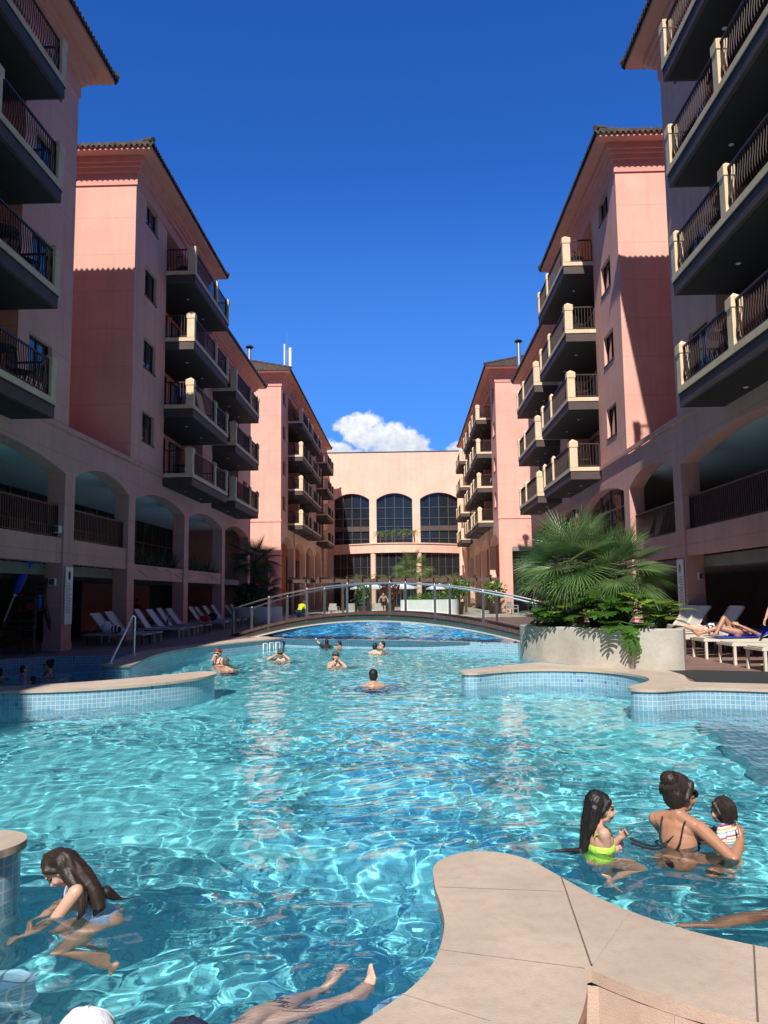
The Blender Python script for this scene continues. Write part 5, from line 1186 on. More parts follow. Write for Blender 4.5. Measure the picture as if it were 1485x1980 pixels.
balcony_table('round table on the lowest near left balcony', LM((8.0, 16.9, fl(0))), ft); balcony_chair('dark chair on the lowest near left balcony', LM((8.0, 17.9, fl(0))), 2.5, fc); balcony_table('round table on the second near left balcony from below', LM((8.1, 17.0, fl(1))), ft); balcony_chair('dark chair on the second near left balcony from below', LM((8.1, 18.0, fl(1))), 2.6, fc)
for k, nm in enumerate(('lowest', 'second lowest', 'third', 'top')):
    balcony_chair('dark chair on the %s middle right balcony' % nm, RM((8.1, 31.4, fl(k))), .4, fc)
    if k in (0, 1, 3): balcony_chair('dark chair on the %s middle left balcony' % nm, LM((8.1, 31.5, fl(k))), 2.4, fc)
for k, nm in enumerate(('lowest', 'middle', 'top')):
    balcony_chair('dark chair on the %s balcony of the lower right middle roof' % nm, RM((8.1, 39.4, fl(k))), .5, fc); balcony_chair('dark chair on the %s balcony of the lower left middle roof' % nm, LM((8.1, 39.6, fl(k))), 2.2, fc)
for k, nm in enumerate(('lowest', 'second lowest', 'third', 'top')):
    balcony_chair('dark chair on the %s nearest balcony of the far right wing' % nm, (6.2, 63.3, LIPC[k] + .153), .6, fc); balcony_chair('dark chair on the %s nearest balcony of the far left wing' % nm, (-8.8, 63.3, LIPC[k] + .153), 2.0, fc)
p = LM((8.15, 31.3, fl(1))); towel('blue towel on the railing of the second lowest middle left balcony', lambda q: (p[0] + q[0], p[1] + q[1], p[2] + q[2]), 'blue_cloth', [(-.2, .2), (-.16, .55), (.0, .85), (.16, .55), (.2, .2)], (-.25, .25))
p2 = RM((8.1, 63.0, LIPC[1] + .153)); towel('white towel hung on a far right balcony', lambda q: (p2[0] + q[0], p2[1] + q[1], p2[2] + q[2]), 'white_cloth', [(-.35, .35), (-.25, .7), (.0, .95), (.25, .7), (.35, .3)], (-.3, .3))

# things in the ground floor arcades
t = thing('blue_screen', 'dark blue folding screen standing inside the left ground floor arcade', 'screen', (-12.5, 27.5, .29))
for k in range(3): b = MB(); b.box(-13.2 + .55 * k, -12.68 + .55 * k, 28.0 - .02 * k, 28.05 - .02 * k, .3, 2.35, 'navy_panel'); b.build('leaf', t)
for i, (x, y, lab) in enumerate([(-12.0, 27.0, 'white backed chair inside the left arcade before the blue screen'), (-11.6, 33.3, 'white backed chair inside the left arcade, behind the towelled loungers'), (-11.9, 38.6, 'white backed chair farthest inside the left arcade'), (10.2, 21.6, 'white backed chair inside the right arcade by the shop glass')]):
    armchair(lab, x, y, 3.1 if i < 3 else -.2, 'white backed chairs inside the arcades', 'white_paint')
t = thing('wall_panel', 'orange panel on the back wall of the left ground floor arcade, behind the lifeguard chair', 'wall panel', (-13.9, 26, .3)); b = MB(); b.box(-13.98, -13.9, 22.3, 24.6, .3, 2.38, 'orange_plaster'); b.build('panel', t)
t = thing('wall_panel', 'dark red panel on the back wall of the left ground floor arcade, behind the towelled loungers', 'wall panel', (-13.9, 36, .3)); b = MB(); b.box(-13.98, -13.9, 33.5, 42.5, .3, 2.38, 'red_plaster'); b.build('panel', t)
# ------------------------------------------------------------------ people
PI = math.pi
def cap_prim(b, p0, r0, p1, r1, m='skin_light', n=12):
    """tapered capsule as one closed surface"""
    p0, p1 = Vector(p0), Vector(p1); d = p1 - p0; L = d.length
    if L < 1e-5: b.ball(p0, r0, m, n, 8); return
    d /= L; up = Vector((0, 0, 1)) if abs(d.z) < .9 else Vector((0, 1, 0)); a = d.cross(up).normalized(); c = a.cross(d)
    prof = [(-r0, .001)] + [(-r0 * math.cos(t), r0 * math.sin(t)) for t in (.5, 1.0)] + [(0, r0), (L, r1)] + [(L + r1 * math.cos(t), r1 * math.sin(t)) for t in (1.0, .5)] + [(L + r1, .001)]
    vs = []; fs = []
    for (z, r) in prof:
        for j in range(n): t = 2 * math.pi * j / n; vs.append(p0 + d * z + a * (r * math.cos(t)) + c * (r * math.sin(t)))
    for i in range(len(prof) - 1):
        for j in range(n): j2 = (j + 1) % n; fs.append((i * n + j, i * n + j2, (i + 1) * n + j2, (i + 1) * n + j))
    fs.append(tuple(range(n))[::-1]); fs.append(tuple((len(prof) - 1) * n + j for j in range(n)))
    b.add(vs, fs, m, True)

def fuse(b, name, parent, vox, mats, paint=None, smooth=3, uvf=None, disp=None):
    """grow the listed shapes together into one continuous skin"""
    o = b.build(name + '_tmp'); mo = o.modifiers.new('r', 'REMESH'); mo.mode = 'VOXEL'; mo.voxel_size = vox; mo.use_smooth_shade = True
    if smooth: sm = o.modifiers.new('s', 'SMOOTH'); sm.factor = .5; sm.iterations = smooth
    dg = bpy.context.evaluated_depsgraph_get(); me = bpy.data.meshes.new_from_object(o.evaluated_get(dg)); old = o.data
    bpy.data.objects.remove(o); bpy.data.meshes.remove(old)
    me.name = name; me.materials.clear()
    for k in mats: me.materials.append(MATS[k])
    n = len(me.vertices); co = np.empty(n * 3); me.vertices.foreach_get('co', co); co = co.reshape(-1, 3)
    if disp is not None: co = disp(co); me.vertices.foreach_set('co', co.ravel())
    me.polygons.foreach_set('use_smooth', [True] * len(me.polygons))
    if paint: 
        pc = np.empty(len(me.polygons) * 3); me.polygons.foreach_get('center', pc); me.polygons.foreach_set('material_index', paint(pc.reshape(-1, 3)).astype(np.int32))
    else: me.polygons.foreach_set('material_index', [0] * len(me.polygons))
    if uvf is not None:
        uv = uvf(co); ul = me.uv_layers.new(name='UVMap'); li = np.empty(len(me.loops), dtype=np.int32); me.loops.foreach_get('vertex_index', li); ul.data.foreach_set('uv', uv[li].ravel())
    me.update(); ob = bpy.data.objects.new(name, me); C.objects.link(ob); ob.parent = parent; ob.matrix_parent_inverse = base_matrix(parent).inverted(); ob.cycles.is_caustics_receiver = True
    return ob

def ik(a, c, l1, l2, pole):
    a, c, pole = Vector(a), Vector(c), Vector(pole); d = c - a; L = min(d.length, (l1 + l2) * .999); d.normalize(); c = a + d * L
    x = (l1 * l1 - l2 * l2 + L * L) / (2 * L); h = math.sqrt(max(0, l1 * l1 - x * x)); q = pole - d * pole.dot(d)
    q = q.normalized() if q.length > 1e-4 else Vector((0, -1, 0))
    return a + d * x + q * h, c

def hand(P, wrist, fdir, nrm, side, s, curl=.5, thumb=1):
    """palm, four unequal bent fingers and a thumb leaving the side of the palm"""
    f = Vector(fdir).normalized(); n = Vector(nrm); n = (n - f * n.dot(f)).normalized(); x = f.cross(n) * side; w = Vector(wrist)
    for k, (o, l) in enumerate(((.030, .070), (.010, .080), (-.011, .074), (-.030, .058))):
        b0 = w + f * .085 * s + x * o * s; P.append((w + x * o * .6 * s + f * .012 * s, .013 * s, b0, .0125 * s)); q = b0; d = f.copy()
        for j, fr in enumerate((.45, .32, .25)):
            a = curl * (.55 + .25 * j + .05 * k); d = (d * math.cos(a) + n * math.sin(a)).normalized(); q2 = q + d * l * fr * s; P.append((q, (.0092 - .001 * j) * s, q2, (.0085 - .001 * j) * s)); q = q2
    t0 = w + x * .026 * s + f * .022 * s; t1 = t0 + (f * .55 + x * .8 + n * .25).normalized() * .042 * s; t2 = t1 + (f * .85 + x * .25 + n * .4).normalized() * .033 * s
    P.append((t0, .014 * s, t1, .0105 * s)); P.append((t1, .0105 * s, t2, .008 * s))

def figure(label, root, rz=0.0, s=1.0, skin='skin_light', hair=('short', 'hair_black'), lean=0.0, head=(0, 0, 0), hands=None, epole=None, feet=None, kpole=None, female=False, cloth=(), vox=.010, basis=None, glasses=False, cap=None, hs=1.0, curl=.5, twist=0.0, hn=None, cat='person', slim=1.0, band=None, point=False):
    R0 = basis if basis is not None else Matrix.Rotation(rz, 3, 'Z'); root = Vector(root); T = lambda p: root + R0 @ (Vector(p) * s)
    t = thing('person', label, cat, root)
    pel = Vector((0, 0, .95)); Rt = Matrix.Rotation(twist, 3, 'Z') @ Matrix.Rotation(-lean, 3, 'X'); up = lambda p: pel + Rt @ (Vector(p) - pel)
    J = {'neck': up((0, -.01, 1.43)), 'chest': up((0, .0, 1.28)), 'waist': up((0, 0, 1.10)), 'sL': up((-.165, -.01, 1.385)), 'sR': up((.165, -.01, 1.385))}
    Hb = Rt @ Matrix.Rotation(head[0], 3, 'Z') @ Matrix.Rotation(-head[1], 3, 'X') @ Matrix.Rotation(head[2], 3, 'Y'); hc = up((0, .0, 1.475)) + Hb @ Vector((0, .025, .105 * hs))
    hd = lambda p: hc + Hb @ (Vector(p) * hs)
    hands = hands or ((-.28, .12, .85), (.28, .12, .85)); feet = feet or ((-.11, 0, .07), (.11, 0, .07)); epole = epole or ((-.6, -.8, -.3), (.6, -.8, -.3)); kpole = kpole or ((0, 1, 0), (0, 1, 0))
    caps = []; balls = []
    def E(c, r, rot=Rt): balls.append((Vector(c), tuple(x * (slim if i < 2 else 1) for i, x in enumerate(r)), rot))
    E(pel + Vector((0, -.005, 0)), (.158, .112, .115)); E(J['waist'], (.122, .088, .15)); E(J['chest'], (.150 if not female else .138, .105, .165)); E(up((0, -.01, 1.36)), (.145, .08, .075))
    for sg in (-1, 1): E(pel + Rt @ Vector((sg * .075, -.055, -.04)), (.085, .085, .09)); caps.append((J['neck'] + Rt @ Vector((0, -.01, .015)), .045, up((sg * .135, -.012, 1.392)), .05))
    if female:
        for sg in (-1, 1): E(up((sg * .072, .085, 1.262)), (.062, .058, .06))
    caps.append((J['neck'] + Rt @ Vector((0, -.008, -.03)), .056, hd((0, -.015, -.055)), .052))
    arms = []
    for i, sg in enumerate((-1, 1)):
        sh = J['sL' if sg < 0 else 'sR']; el, wr = ik(sh, hands[i], .29, .255, epole[i]); caps += [(sh, .050 * slim, sh.lerp(el, .35), .047 * slim), (sh.lerp(el, .35), .047 * slim, el, .037 * slim), (el, .039 * slim, el.lerp(wr, .3), .040 * slim), (el.lerp(wr, .3), .040 * slim, wr, .026)]
        fd = (wr - el).normalized(); nn = hn[i] if hn else ((-sg * .8, .2, -.6)); hp = []; hand(hp, wr, fd, nn, sg if hn is None else sg, 1.0, curl); caps += hp; arms.append((sh, el, wr))
    legs = []
    for i, sg in enumerate((-1, 1)):
        hp_ = pel + Vector((sg * .088, 0, -.03)); kn, an = ik(hp_, feet[i], .43, .42, kpole[i]); fd = (kn - hp_).normalized()
        caps += [(hp_, .088 * slim, hp_.lerp(kn, .4), .080 * slim), (hp_.lerp(kn, .4), .080 * slim, kn, .054 * slim), (kn, .055 * slim, kn.lerp(an, .3), .056 * slim), (kn.lerp(an, .3), .056 * slim, an, .036)]
        sd = (an - kn).normalized(); fwd = Vector(kpole[i]) - sd * sd.dot(Vector(kpole[i])); fwd = (fwd.normalized() * (.45 if point else .85) + sd * (.9 if point else .35)).normalized()
        heel = an + sd * .035 - fwd * .04; ball_ = an + sd * .05 + fwd * .12; lat = fwd.cross(sd).normalized()
        caps += [(an, .036, heel, .030), (heel, .03, ball_, .028), (an, .034, ball_, .026)]
        for k in range(5): o = (-.03 + .015 * k) * sg; caps.append((ball_ + lat * o, .013, ball_ + lat * o * 1.1 + fwd * (.05 - .006 * k), .010 if k else .012))
        legs.append((hp_, kn, an))
    # head
    B = [((0, -.012, .02), (.073, .092, .090)), ((0, .022, -.035), (.060, .066, .080)), ((0, .060, -.096), (.025, .024, .022)), ((0, .018, -.078), (.054, .055, .042)), ((-.076, -.004, -.02), (.011, .022, .032)), ((.076, -.004, -.02), (.011, .022, .032)), ((-.034, .062, -.045), (.024, .022, .026)), ((.034, .062, -.045), (.024, .022, .026))]
    for c, r in B: balls.append((hd(c), tuple(x * hs for x in r), Hb))
    for a, r0, e, r1 in (((0, .082, .0), .009, (0, .106, -.040), .0135), ((-.036, .074, .016), .013, (.036, .074, .016), .013), ((-.018, .086, -.066), .009, (.018, .086, -.066), .009), ((-.014, .085, -.078), .008, (.014, .085, -.078), .008), ((-.010, .096, -.043), .009, (.010, .096, -.043), .009)): caps.append((hd(a), r0 * hs, hd(e), r1 * hs))
    b = MB()
    for a, r0, e, r1 in caps: cap_prim(b, T(a), r0 * s, T(e), r1 * s, skin)
    for c, r, rot in balls: b.ball(T(c), tuple(x * s for x in r), skin, 18, 12, R0 @ rot)
    Mi = (R0 @ Hb).transposed(); HC = T(hc); k_ = s * hs
    def paint(pc):
        q = (pc - np.array(HC)) @ np.array(Mi).T / k_; x, y, z = q[:, 0], q[:, 1], q[:, 2]; m = np.zeros(len(q)); y = np.where(y > .16, -1, y)
        m[(np.abs(x) < .024) & (y > .070) & (z < -.058) & (z > -.084)] = 1
        ex = np.abs(np.abs(x) - .032); m[(ex < .016) & (y > .055) & (np.abs(z + .010) < .008)] = 2; m[(ex < .020) & (y > .055) & (np.abs(z - .018 + ex * .2) < .005)] = 2
        return m
    fuse(b, 'body', t, vox, [skin, 'lip', 'eye_dark'], paint, 3)
    def cl(name, m, shapes, grow=.008, v=None, uv=None, sm=3):
        g = MB()
        for q in shapes:
            if len(q) == 4: cap_prim(g, T(q[0]), (q[1] + grow) * s, T(q[2]), (q[3] + grow) * s, m)
            else: g.ball(T(q[0]), tuple((x + grow) * s for x in q[1]), m, 18, 12, R0 @ q[2])
        return fuse(g, name, t, v or vox, [m], None, sm, uv)
    for c in cloth:
        kind, m = c[0], c[1]
        if kind == 'trunks': cl('swim_trunks', m, [balls[0], balls[4], balls[5]] + [(l[0], .092, l[0].lerp(l[1], .5), .082) for l in legs], .006)
        if kind == 'briefs': cl('swim_briefs', m, [(balls[0][0], (.160 * slim, .116 * slim, .085), Rt)], .006)
        if kind == 'bikini':
            cl('bikini_bottom', m, [(balls[0][0] + Rt @ Vector((0, 0, -.02)), (.158, .114, .07), Rt)], .006)
            sh = [q for q in balls if abs(q[1][0] - .062 * slim) < 1e-6]; cl('bikini_top', m, sh or [(J['chest'], (.14, .105, .05), Rt)], .006)
        if kind == 'suit': cl('swimsuit', m, [balls[0], balls[1], (up((0, .004, 1.22)), (.153 * slim, .110 * slim, .10), Rt)] + [q for q in balls if female and abs(q[1][0] - .062 * slim) < 1e-6], .006)
        if kind in ('suit', 'bikini', 'straps'):
            g = MB()
            for sg in (-1, 1): g.tube([T(q) for q in catmull([up((sg * .085, .115, 1.28)), up((sg * .085, .07, 1.40)), up((sg * .088, .0, 1.447)), up((sg * .082, -.075, 1.40)), up((sg * .07, -.115, 1.28)), up((sg * .02, -.113, 1.20))], 5)], .007 * s, m, 6)
            g.tube([T(up((.152 * math.sin(a) * slim, -.01 + .115 * math.cos(a), 1.205))) for a in [k * math.pi / 10 for k in range(21)]], .008 * s, m, 6); g.build('strap', t)
        if kind in ('shirt', 'long_shirt'):
            fr = .55 if kind == 'shirt' else 1.0; sh = [balls[1], balls[2], balls[3]] + caps[0:2] + [(a[0], .056, a[0].lerp(a[1], fr), .050) for a in arms]
            if kind == 'long_shirt': sh += [(a[1], .050, a[1].lerp(a[2], .9), .040) for a in arms]
            cl('shirt', m, sh, .012, uv=(lambda co: np.stack([co[:, 0], (co - np.array(T((0, 0, 0)))) @ np.array(R0 @ Rt @ Vector((0, 0, 1))) / s], -1)))
        if kind == 'trousers': cl('trousers', m, [balls[0], balls[4], balls[5]] + [(l[0], .10, l[1], .075) for l in legs] + [(l[1], .075, l[2], .06) for l in legs], .008)
    style, hm = hair[0], hair[1]
    if style != 'none':
        g = MB(); g.ball(T(hd((0, -.024, .030))), tuple(x * k_ for x in (.080, .093, .086)), hm, 20, 14, R0 @ Hb); g.ball(T(hd((0, -.045, -.03))), tuple(x * k_ for x in (.074, .066, .07)), hm, 18, 12, R0 @ Hb)
        if style in ('long', 'bun', 'bob'):
            for sg in (-1, 1): cap_prim(g, T(hd((sg * .062, .025, .055))), .026 * k_, T(hd((sg * .076, -.02, -.03))), .020 * k_, hm)
        if style == 'bob': g.ball(T(hd((0, -.035, -.05))), tuple(x * k_ for x in (.084, .075, .08)), hm, 18, 12, R0 @ Hb)
        if style == 'bun': g.ball(T(hd((0, -.082, .075))), tuple(x * k_ for x in (.060, .055, .055)), hm, 16, 10, R0 @ Hb); g.ball(T(hd((.01, -.06, -.005))), tuple(x * k_ for x in (.078, .06, .075)), hm, 16, 10, R0 @ Hb)
        for chain in hair[2:]:
            for (a, r0), (e, r1) in zip(chain, chain[1:]): cap_prim(g, Vector(a), r0, Vector(e), r1, hm)
        def strands(co):
            out = co.copy(); c = np.array(HC); d = co - c; ang = np.arctan2(d[:, 0], d[:, 1] + .02); l = np.linalg.norm(d, axis=1, keepdims=True)
            a = .0013 * k_ * (np.sin(ang * 23 + 2 * d[:, 2] / .05) + .8 * np.sin(ang * 41 + 1.3) + .7 * np.sin(co[:, 0] * 170 + co[:, 2] * 60)); return out + d / l * a[:, None]
        if vox < .009:
            q = MB(); rg = random.Random(int(abs(root.x) * 1000))
            for chain in hair[2:]:
                for k in range(80):
                    ang = rg.uniform(0, 6.28); ph = rg.uniform(.85, 1.10); f0 = rg.uniform(0, .4); pts = []
                    for (a, r0) in chain:
                        a = Vector(a); pts.append(a + Vector((math.cos(ang), math.sin(ang) * .9, rg.uniform(-.1, .1))) * r0 * ph)
                    pts.append(pts[-1] + (pts[-1] - pts[-2]).normalized() * rg.uniform(.01, .05))
                    q.tube(catmull(pts, 5), rg.uniform(.0009, .0022), hm, 4, cap=False)
            for k in range(240):
                a0 = rg.uniform(1.6, 4.7); ko = rg.uniform(.985, 1.06); p0 = hd((.03 * math.sin(a0), -.03, .117 * ko)); p1 = hd((.085 * ko * math.sin(a0), -.026 + .096 * ko * math.cos(a0), .05)); p2 = hd((.080 * ko * math.sin(a0) + rg.uniform(-.012, .012), -.042 + .078 * ko * math.cos(a0), rg.uniform(-.03, .03) if style == 'bun' else rg.uniform(-.11, -.04)))
                q.tube(catmull([T(p0), T(p1), T(p2)], 5), .0016, hm, 4, cap=False)
            q.build('loose_hair', t)
        fuse(g, 'hair', t, min(vox, .008) if vox < .009 else vox, [hm], None, 2, lambda co: np.stack([np.arctan2(co[:, 0] - HC.x, co[:, 1] - HC.y + .02) / 6.28 + (co[:, 0] - HC.x) * .8, co[:, 2]], -1), strands)
    if glasses:
        g = MB()
        for sg in (-1, 1): g.ball(T(hd((sg * .032, .088, -.008))), tuple(x * k_ for x in (.029, .010, .024)), 'dark_glasses', 14, 10, R0 @ Hb); g.tube([T(hd(q)) for q in ((sg * .058, .082, -.004), (sg * .078, .04, -.004), (sg * .08, -.01, -.008))], .004 * k_, 'dark_glasses', 6)
        g.tube([T(hd((-.012, .097, -.004))), T(hd((.012, .097, -.004)))], .004 * k_, 'dark_glasses', 6); g.build('sunglasses', t)
    if cap:
        g = MB(); g.ball(T(hd((0, -.012, .045))), tuple(x * k_ for x in (.090, .105, .085)), cap, 20, 14, R0 @ Hb); br = [T(hd((.085 * math.sin(a), .055 + .095 * math.cos(a), .035 - .015 * math.cos(a)))) for a in [(-1.45 + 2.9 * k / 10) for k in range(11)]]; br2 = [T(hd((.085 * math.sin(a), .06, .048))) for a in [(-1.45 + 2.9 * k / 10) for k in range(11)]]
        g.ball(T(hd((0, -.012, .131))), .009 * k_, cap, 8, 6)
        for q in range(6): a = q * PI / 3 + .3; g.tube([T(hd((.0915 * math.sin(b_) * math.sin(a), -.012 + .1065 * math.sin(b_) * math.cos(a), .045 + .0865 * math.cos(b_)))) for b_ in [k * .19 for k in range(9)]], .0022 * k_, cap, 5)
        n = 11; dn = (R0 @ Hb @ Vector((0, 0, -.008))) * k_; vs = br + br2 + [q + dn for q in br] + [q + dn for q in br2]
        g.add(vs, [(i, i + 1, n + i + 1, n + i) for i in range(n - 1)] + [(2 * n + i, 3 * n + i, 3 * n + i + 1, 2 * n + i + 1) for i in range(n - 1)] + [(i, 2 * n + i, 2 * n + i + 1, i + 1) for i in range(n - 1)], cap, True); g.build('cap', t)
    if band:
        g = MB(); g.tube([T(hd((.088 * math.sin(a), -.018 + .100 * math.cos(a), .055 + .02 * math.cos(a)))) for a in [k * math.pi / 12 for k in range(25)]], .020 * k_, band, 8); g.ball(T(hd((0, .085, .10))), .022 * k_, band, 8, 6); g.ball(T(hd((.02, .08, .125))), .016 * k_, band, 8, 6); g.build('headband', t)
    return t, T, dict(J, arms=arms, legs=legs, hd=hd, up=up)
def swim(label, hx, hy, hz, rz, s=1.0, **k): return figure(label, (hx, hy, hz - 1.585 * s), rz, s, **k)
PI = math.pi
# rz = 0 faces +Y (away from the photographer), PI faces the photographer, PI/2 faces left, -PI/2 faces right
up_face = lambda q: ((-q, .16, 1.50), (q, .16, 1.50))
swim('woman in sunglasses and a red headband, hand at her mouth, by the left pool wall', -4.9, 20.57, .30, PI - .3, .98, skin='skin_light', hair=('short', 'hair_brown'), hands=((-.3, .1, 1.0), (.02, .15, 1.50)), female=True, glasses=True, band='red_cloth', cloth=(('bikini', 'black_cloth'),), vox=.012)
swim('grey haired man seen from behind before the woman with the red headband', -4.32, 18.9, .21, -.25, 1.0, skin='skin_tan', hair=('short', 'hair_grey'), hands=((-.12, .22, 1.47), (.3, .2, 1.0)), cloth=(('trunks', 'navy_fabric'),), vox=.012)
swim('swimmer in a dark cap holding both hands up to the face like binoculars', -3.46, 21.71, .20, PI - .1, 1.0, skin='skin_light', hair=('short', 'hair_black'), hands=((-.115, .10, 1.54), (.115, .10, 1.54)), epole=((-1, .3, -1), (1, .3, -1)), glasses=True, cap='grey_cap', vox=.012, hn=((1, .2, 0), (-1, .2, 0)))
swim('swimmer in a dark grey hat with hands over the mouth, in mid pool', -1.81, 19.98, .24, PI + .2, 1.02, skin='skin_light', hair=('bob', 'hair_black'), hands=((-.10, .13, 1.45), (.05, .16, 1.46)), epole=((-1, .3, -1), (1, .3, -1)), cap='grey_cap', vox=.012, head=(0, -.25, 0), hn=((1, .2, 0), (-1, .2, 0)))
swim('dark haired man seen from behind, alone in the middle of the pool', -.68, 15.5, .21, .05, 1.08, skin='skin_tan', hair=('short', 'hair_black'), hands=((-.55, .25, 1.15), (.55, .25, 1.15)), cloth=(('trunks', 'navy_fabric'),), vox=.011)
swim('boy in a black rash shirt reaching his arm over the pool lip', -2.73, 26.75, .20, .2, .8, skin='skin_light', hair=('short', 'hair_black'), hands=((-.40, .42, 1.66), (.35, .2, 1.2)), cloth=(('shirt', 'black_cloth'),), vox=.012)
swim('dark haired child beside the boy in black, close to the pool lip', -2.28, 26.6, .16, .9, .75, skin='skin_tan', hair=('short', 'hair_black'), vox=.013)
swim('dark haired man with his back turned, left one of the close pair', -1.0, 24.2, .19, -.5, 1.0, skin='skin_fair', hair=('short', 'hair_black'), hands=((-.3, .3, 1.2), (.35, .35, 1.3)), vox=.012)
swim('dark haired swimmer facing left, right one of the close pair', -.79, 24.75, .20, PI / 2 + .5, 1.0, skin='skin_light', hair=('short', 'hair_black'), hands=((-.05, .18, 1.46), (.3, .2, 1.2)), vox=.012)
swim('woman in sunglasses with tied dark hair, in the shaded left pool', -8.09, 17.86, .27, PI / 2 + .5, 1.0, skin='skin_light', hair=('bun', 'hair_black'), hands=((-.1, .40, 1.28), (.1, .42, 1.28)), female=True, glasses=True, cloth=(('suit', 'navy_fabric'),), vox=.011)
swim('small child in a pink top held by the woman in the shaded pool', -8.5, 17.5, .18, -.9, .60, skin='skin_fair', hair=('short', 'hair_brown'), hs=1.3, cloth=(('shirt', 'pink_fabric'),), vox=.011)
swim('dark haired bather at the left photo edge of the shaded pool', -9.05, 17.5, .14, 1.0, 1.0, skin='skin_tan', hair=('short', 'hair_black'), vox=.013)
swim('low dark haired head just above the water, behind the long tongue wall', -7.75, 16.4, .07, 2.0, .8, skin='skin_light', hair=('bob', 'hair_black'), vox=.012)

# girl in the neon swimsuit
s = .66; hz = .285; g_root = Vector((1.29, 5.66, hz - (1.475 + .105 * 1.32) * s)); grz = -PI / 2 + .12
Hh = Vector((1.29, 5.66, hz))
_, T_, J_ = figure('girl with long black hair in a neon green swimsuit, standing in the water', g_root, grz, s, skin='skin_light', hair=('long', 'hair_black', [((1.275, 5.66, .32), .078), ((1.235, 5.655, .22), .062), ((1.20, 5.64, .09), .044), ((1.17, 5.63, .0), .028), ((1.12, 5.62, -.04), .016)], [((1.26, 5.62, .28), .048), ((1.225, 5.60, .15), .030)], [((1.15, 5.63, .0), .02), ((1.04, 5.60, .012), .016), ((.95, 5.58, .006), .008)]), hs=1.32, feet=((-.1, .12, .34), (.1, .1, .36)), hands=((.02, .22, 1.30), (-.06, .23, 1.19)), epole=((-.8, -.6, -1), (.7, -.8, -1.2)), head=(0, .12, 0), cloth=(('suit', 'neon_fabric'),), vox=.0055, curl=.9, slim=1.32, hn=((.6, -.6, 0), (-.8, -.5, 0)))
g = MB()
for sg in (-1, 1):
    for k in range(14):
        a = k / 13; q = J_['up']((sg * (.125 + .015 * math.sin(k * 2.4)), .09 - .19 * a, 1.345 + .085 * math.sin(math.pi * a))); q2 = J_['up']((sg * (.168 + .014 * math.cos(k * 2.9)), .10 - .21 * a, 1.35 + .07 * math.sin(math.pi * a)))
        if k: g.add([T_(pa), T_(q), T_(q2), T_(pb)], [(0, 1, 2, 3)], 'neon_fabric', True)
        pa, pb = q, q2
g.build('ruffle', _)
g = MB(); g.tube([T_(q) for q in catmull([J_['up'](p) for p in ((-.05, .125, 1.22), (.03, .128, 1.27), (.085, .10, 1.36), (.09, .02, 1.445), (.05, -.06, 1.42))], 5)], .006, 'black_cloth', 6); g.build('trim', _)
sh, el, wr = J_['arms'][1]; q = el.lerp(wr, .88); d = (wr - el).normalized(); x_ = d.cross(Vector((0, 0, 1))).normalized(); y_ = d.cross(x_); g = MB(); g.tube([T_(q + (x_ * math.cos(a) + y_ * math.sin(a)) * .034) for a in [k * PI / 8 for k in range(17)]], .009, 'pink_fabric', 6); g.build('wristband', _)

# mother and toddler
_, T_, J_ = figure('woman with pinned up dark hair seen from behind, holding a toddler in the water', (1.86, 5.80, .345 - 1.60 * 1.0), -.80, 1.0, skin='skin_tan', hs=1.14, hair=('bun', 'hair_brown'), female=True, glasses=True, hands=((.02, .40, 1.24), (.36, .20, 1.31)), epole=((-.5, -.3, -1), (.9, -.9, -.6)), head=(-.35, .0, 0), lean=.06, cloth=(('bikini', 'black_cloth'),), vox=.006, curl=.55, feet=((-.12, .30, .50), (.12, .25, .55)), kpole=((-.2, 1, .2), (.2, 1, .2)), hn=((0, .3, -1), (-.5, .8, .2)))
b = MB()
for dy, sg in ((0, 0), (.03, .02)): b.tube(catmull([(1.78, 5.62, .10), (1.68, 5.55, .045 + sg), (1.58, 5.52, .05 + sg), (1.47, 5.52 + dy, .085 + sg)], 4), [.003 + .0005 * k for k in range(13)], 'black_cloth', 6)
b.build('tied_strap', _)
s = .52; _, T_, J_ = figure('toddler with brown hair in a striped long sleeved shirt, held by the woman', (2.25, 5.82, .215 - (1.475 + .105 * 1.5) * s), .75, s, skin='skin_fair', hair=('bob', 'hair_brown'), hs=1.5, hands=((-.42, .22, 1.28), (.25, .3, 1.2)), epole=((-.3, -.8, -.6), (.4, -.8, -.6)), cloth=(('long_shirt', 'striped_shirt'),), vox=.0055, slim=1.2, lean=.15)

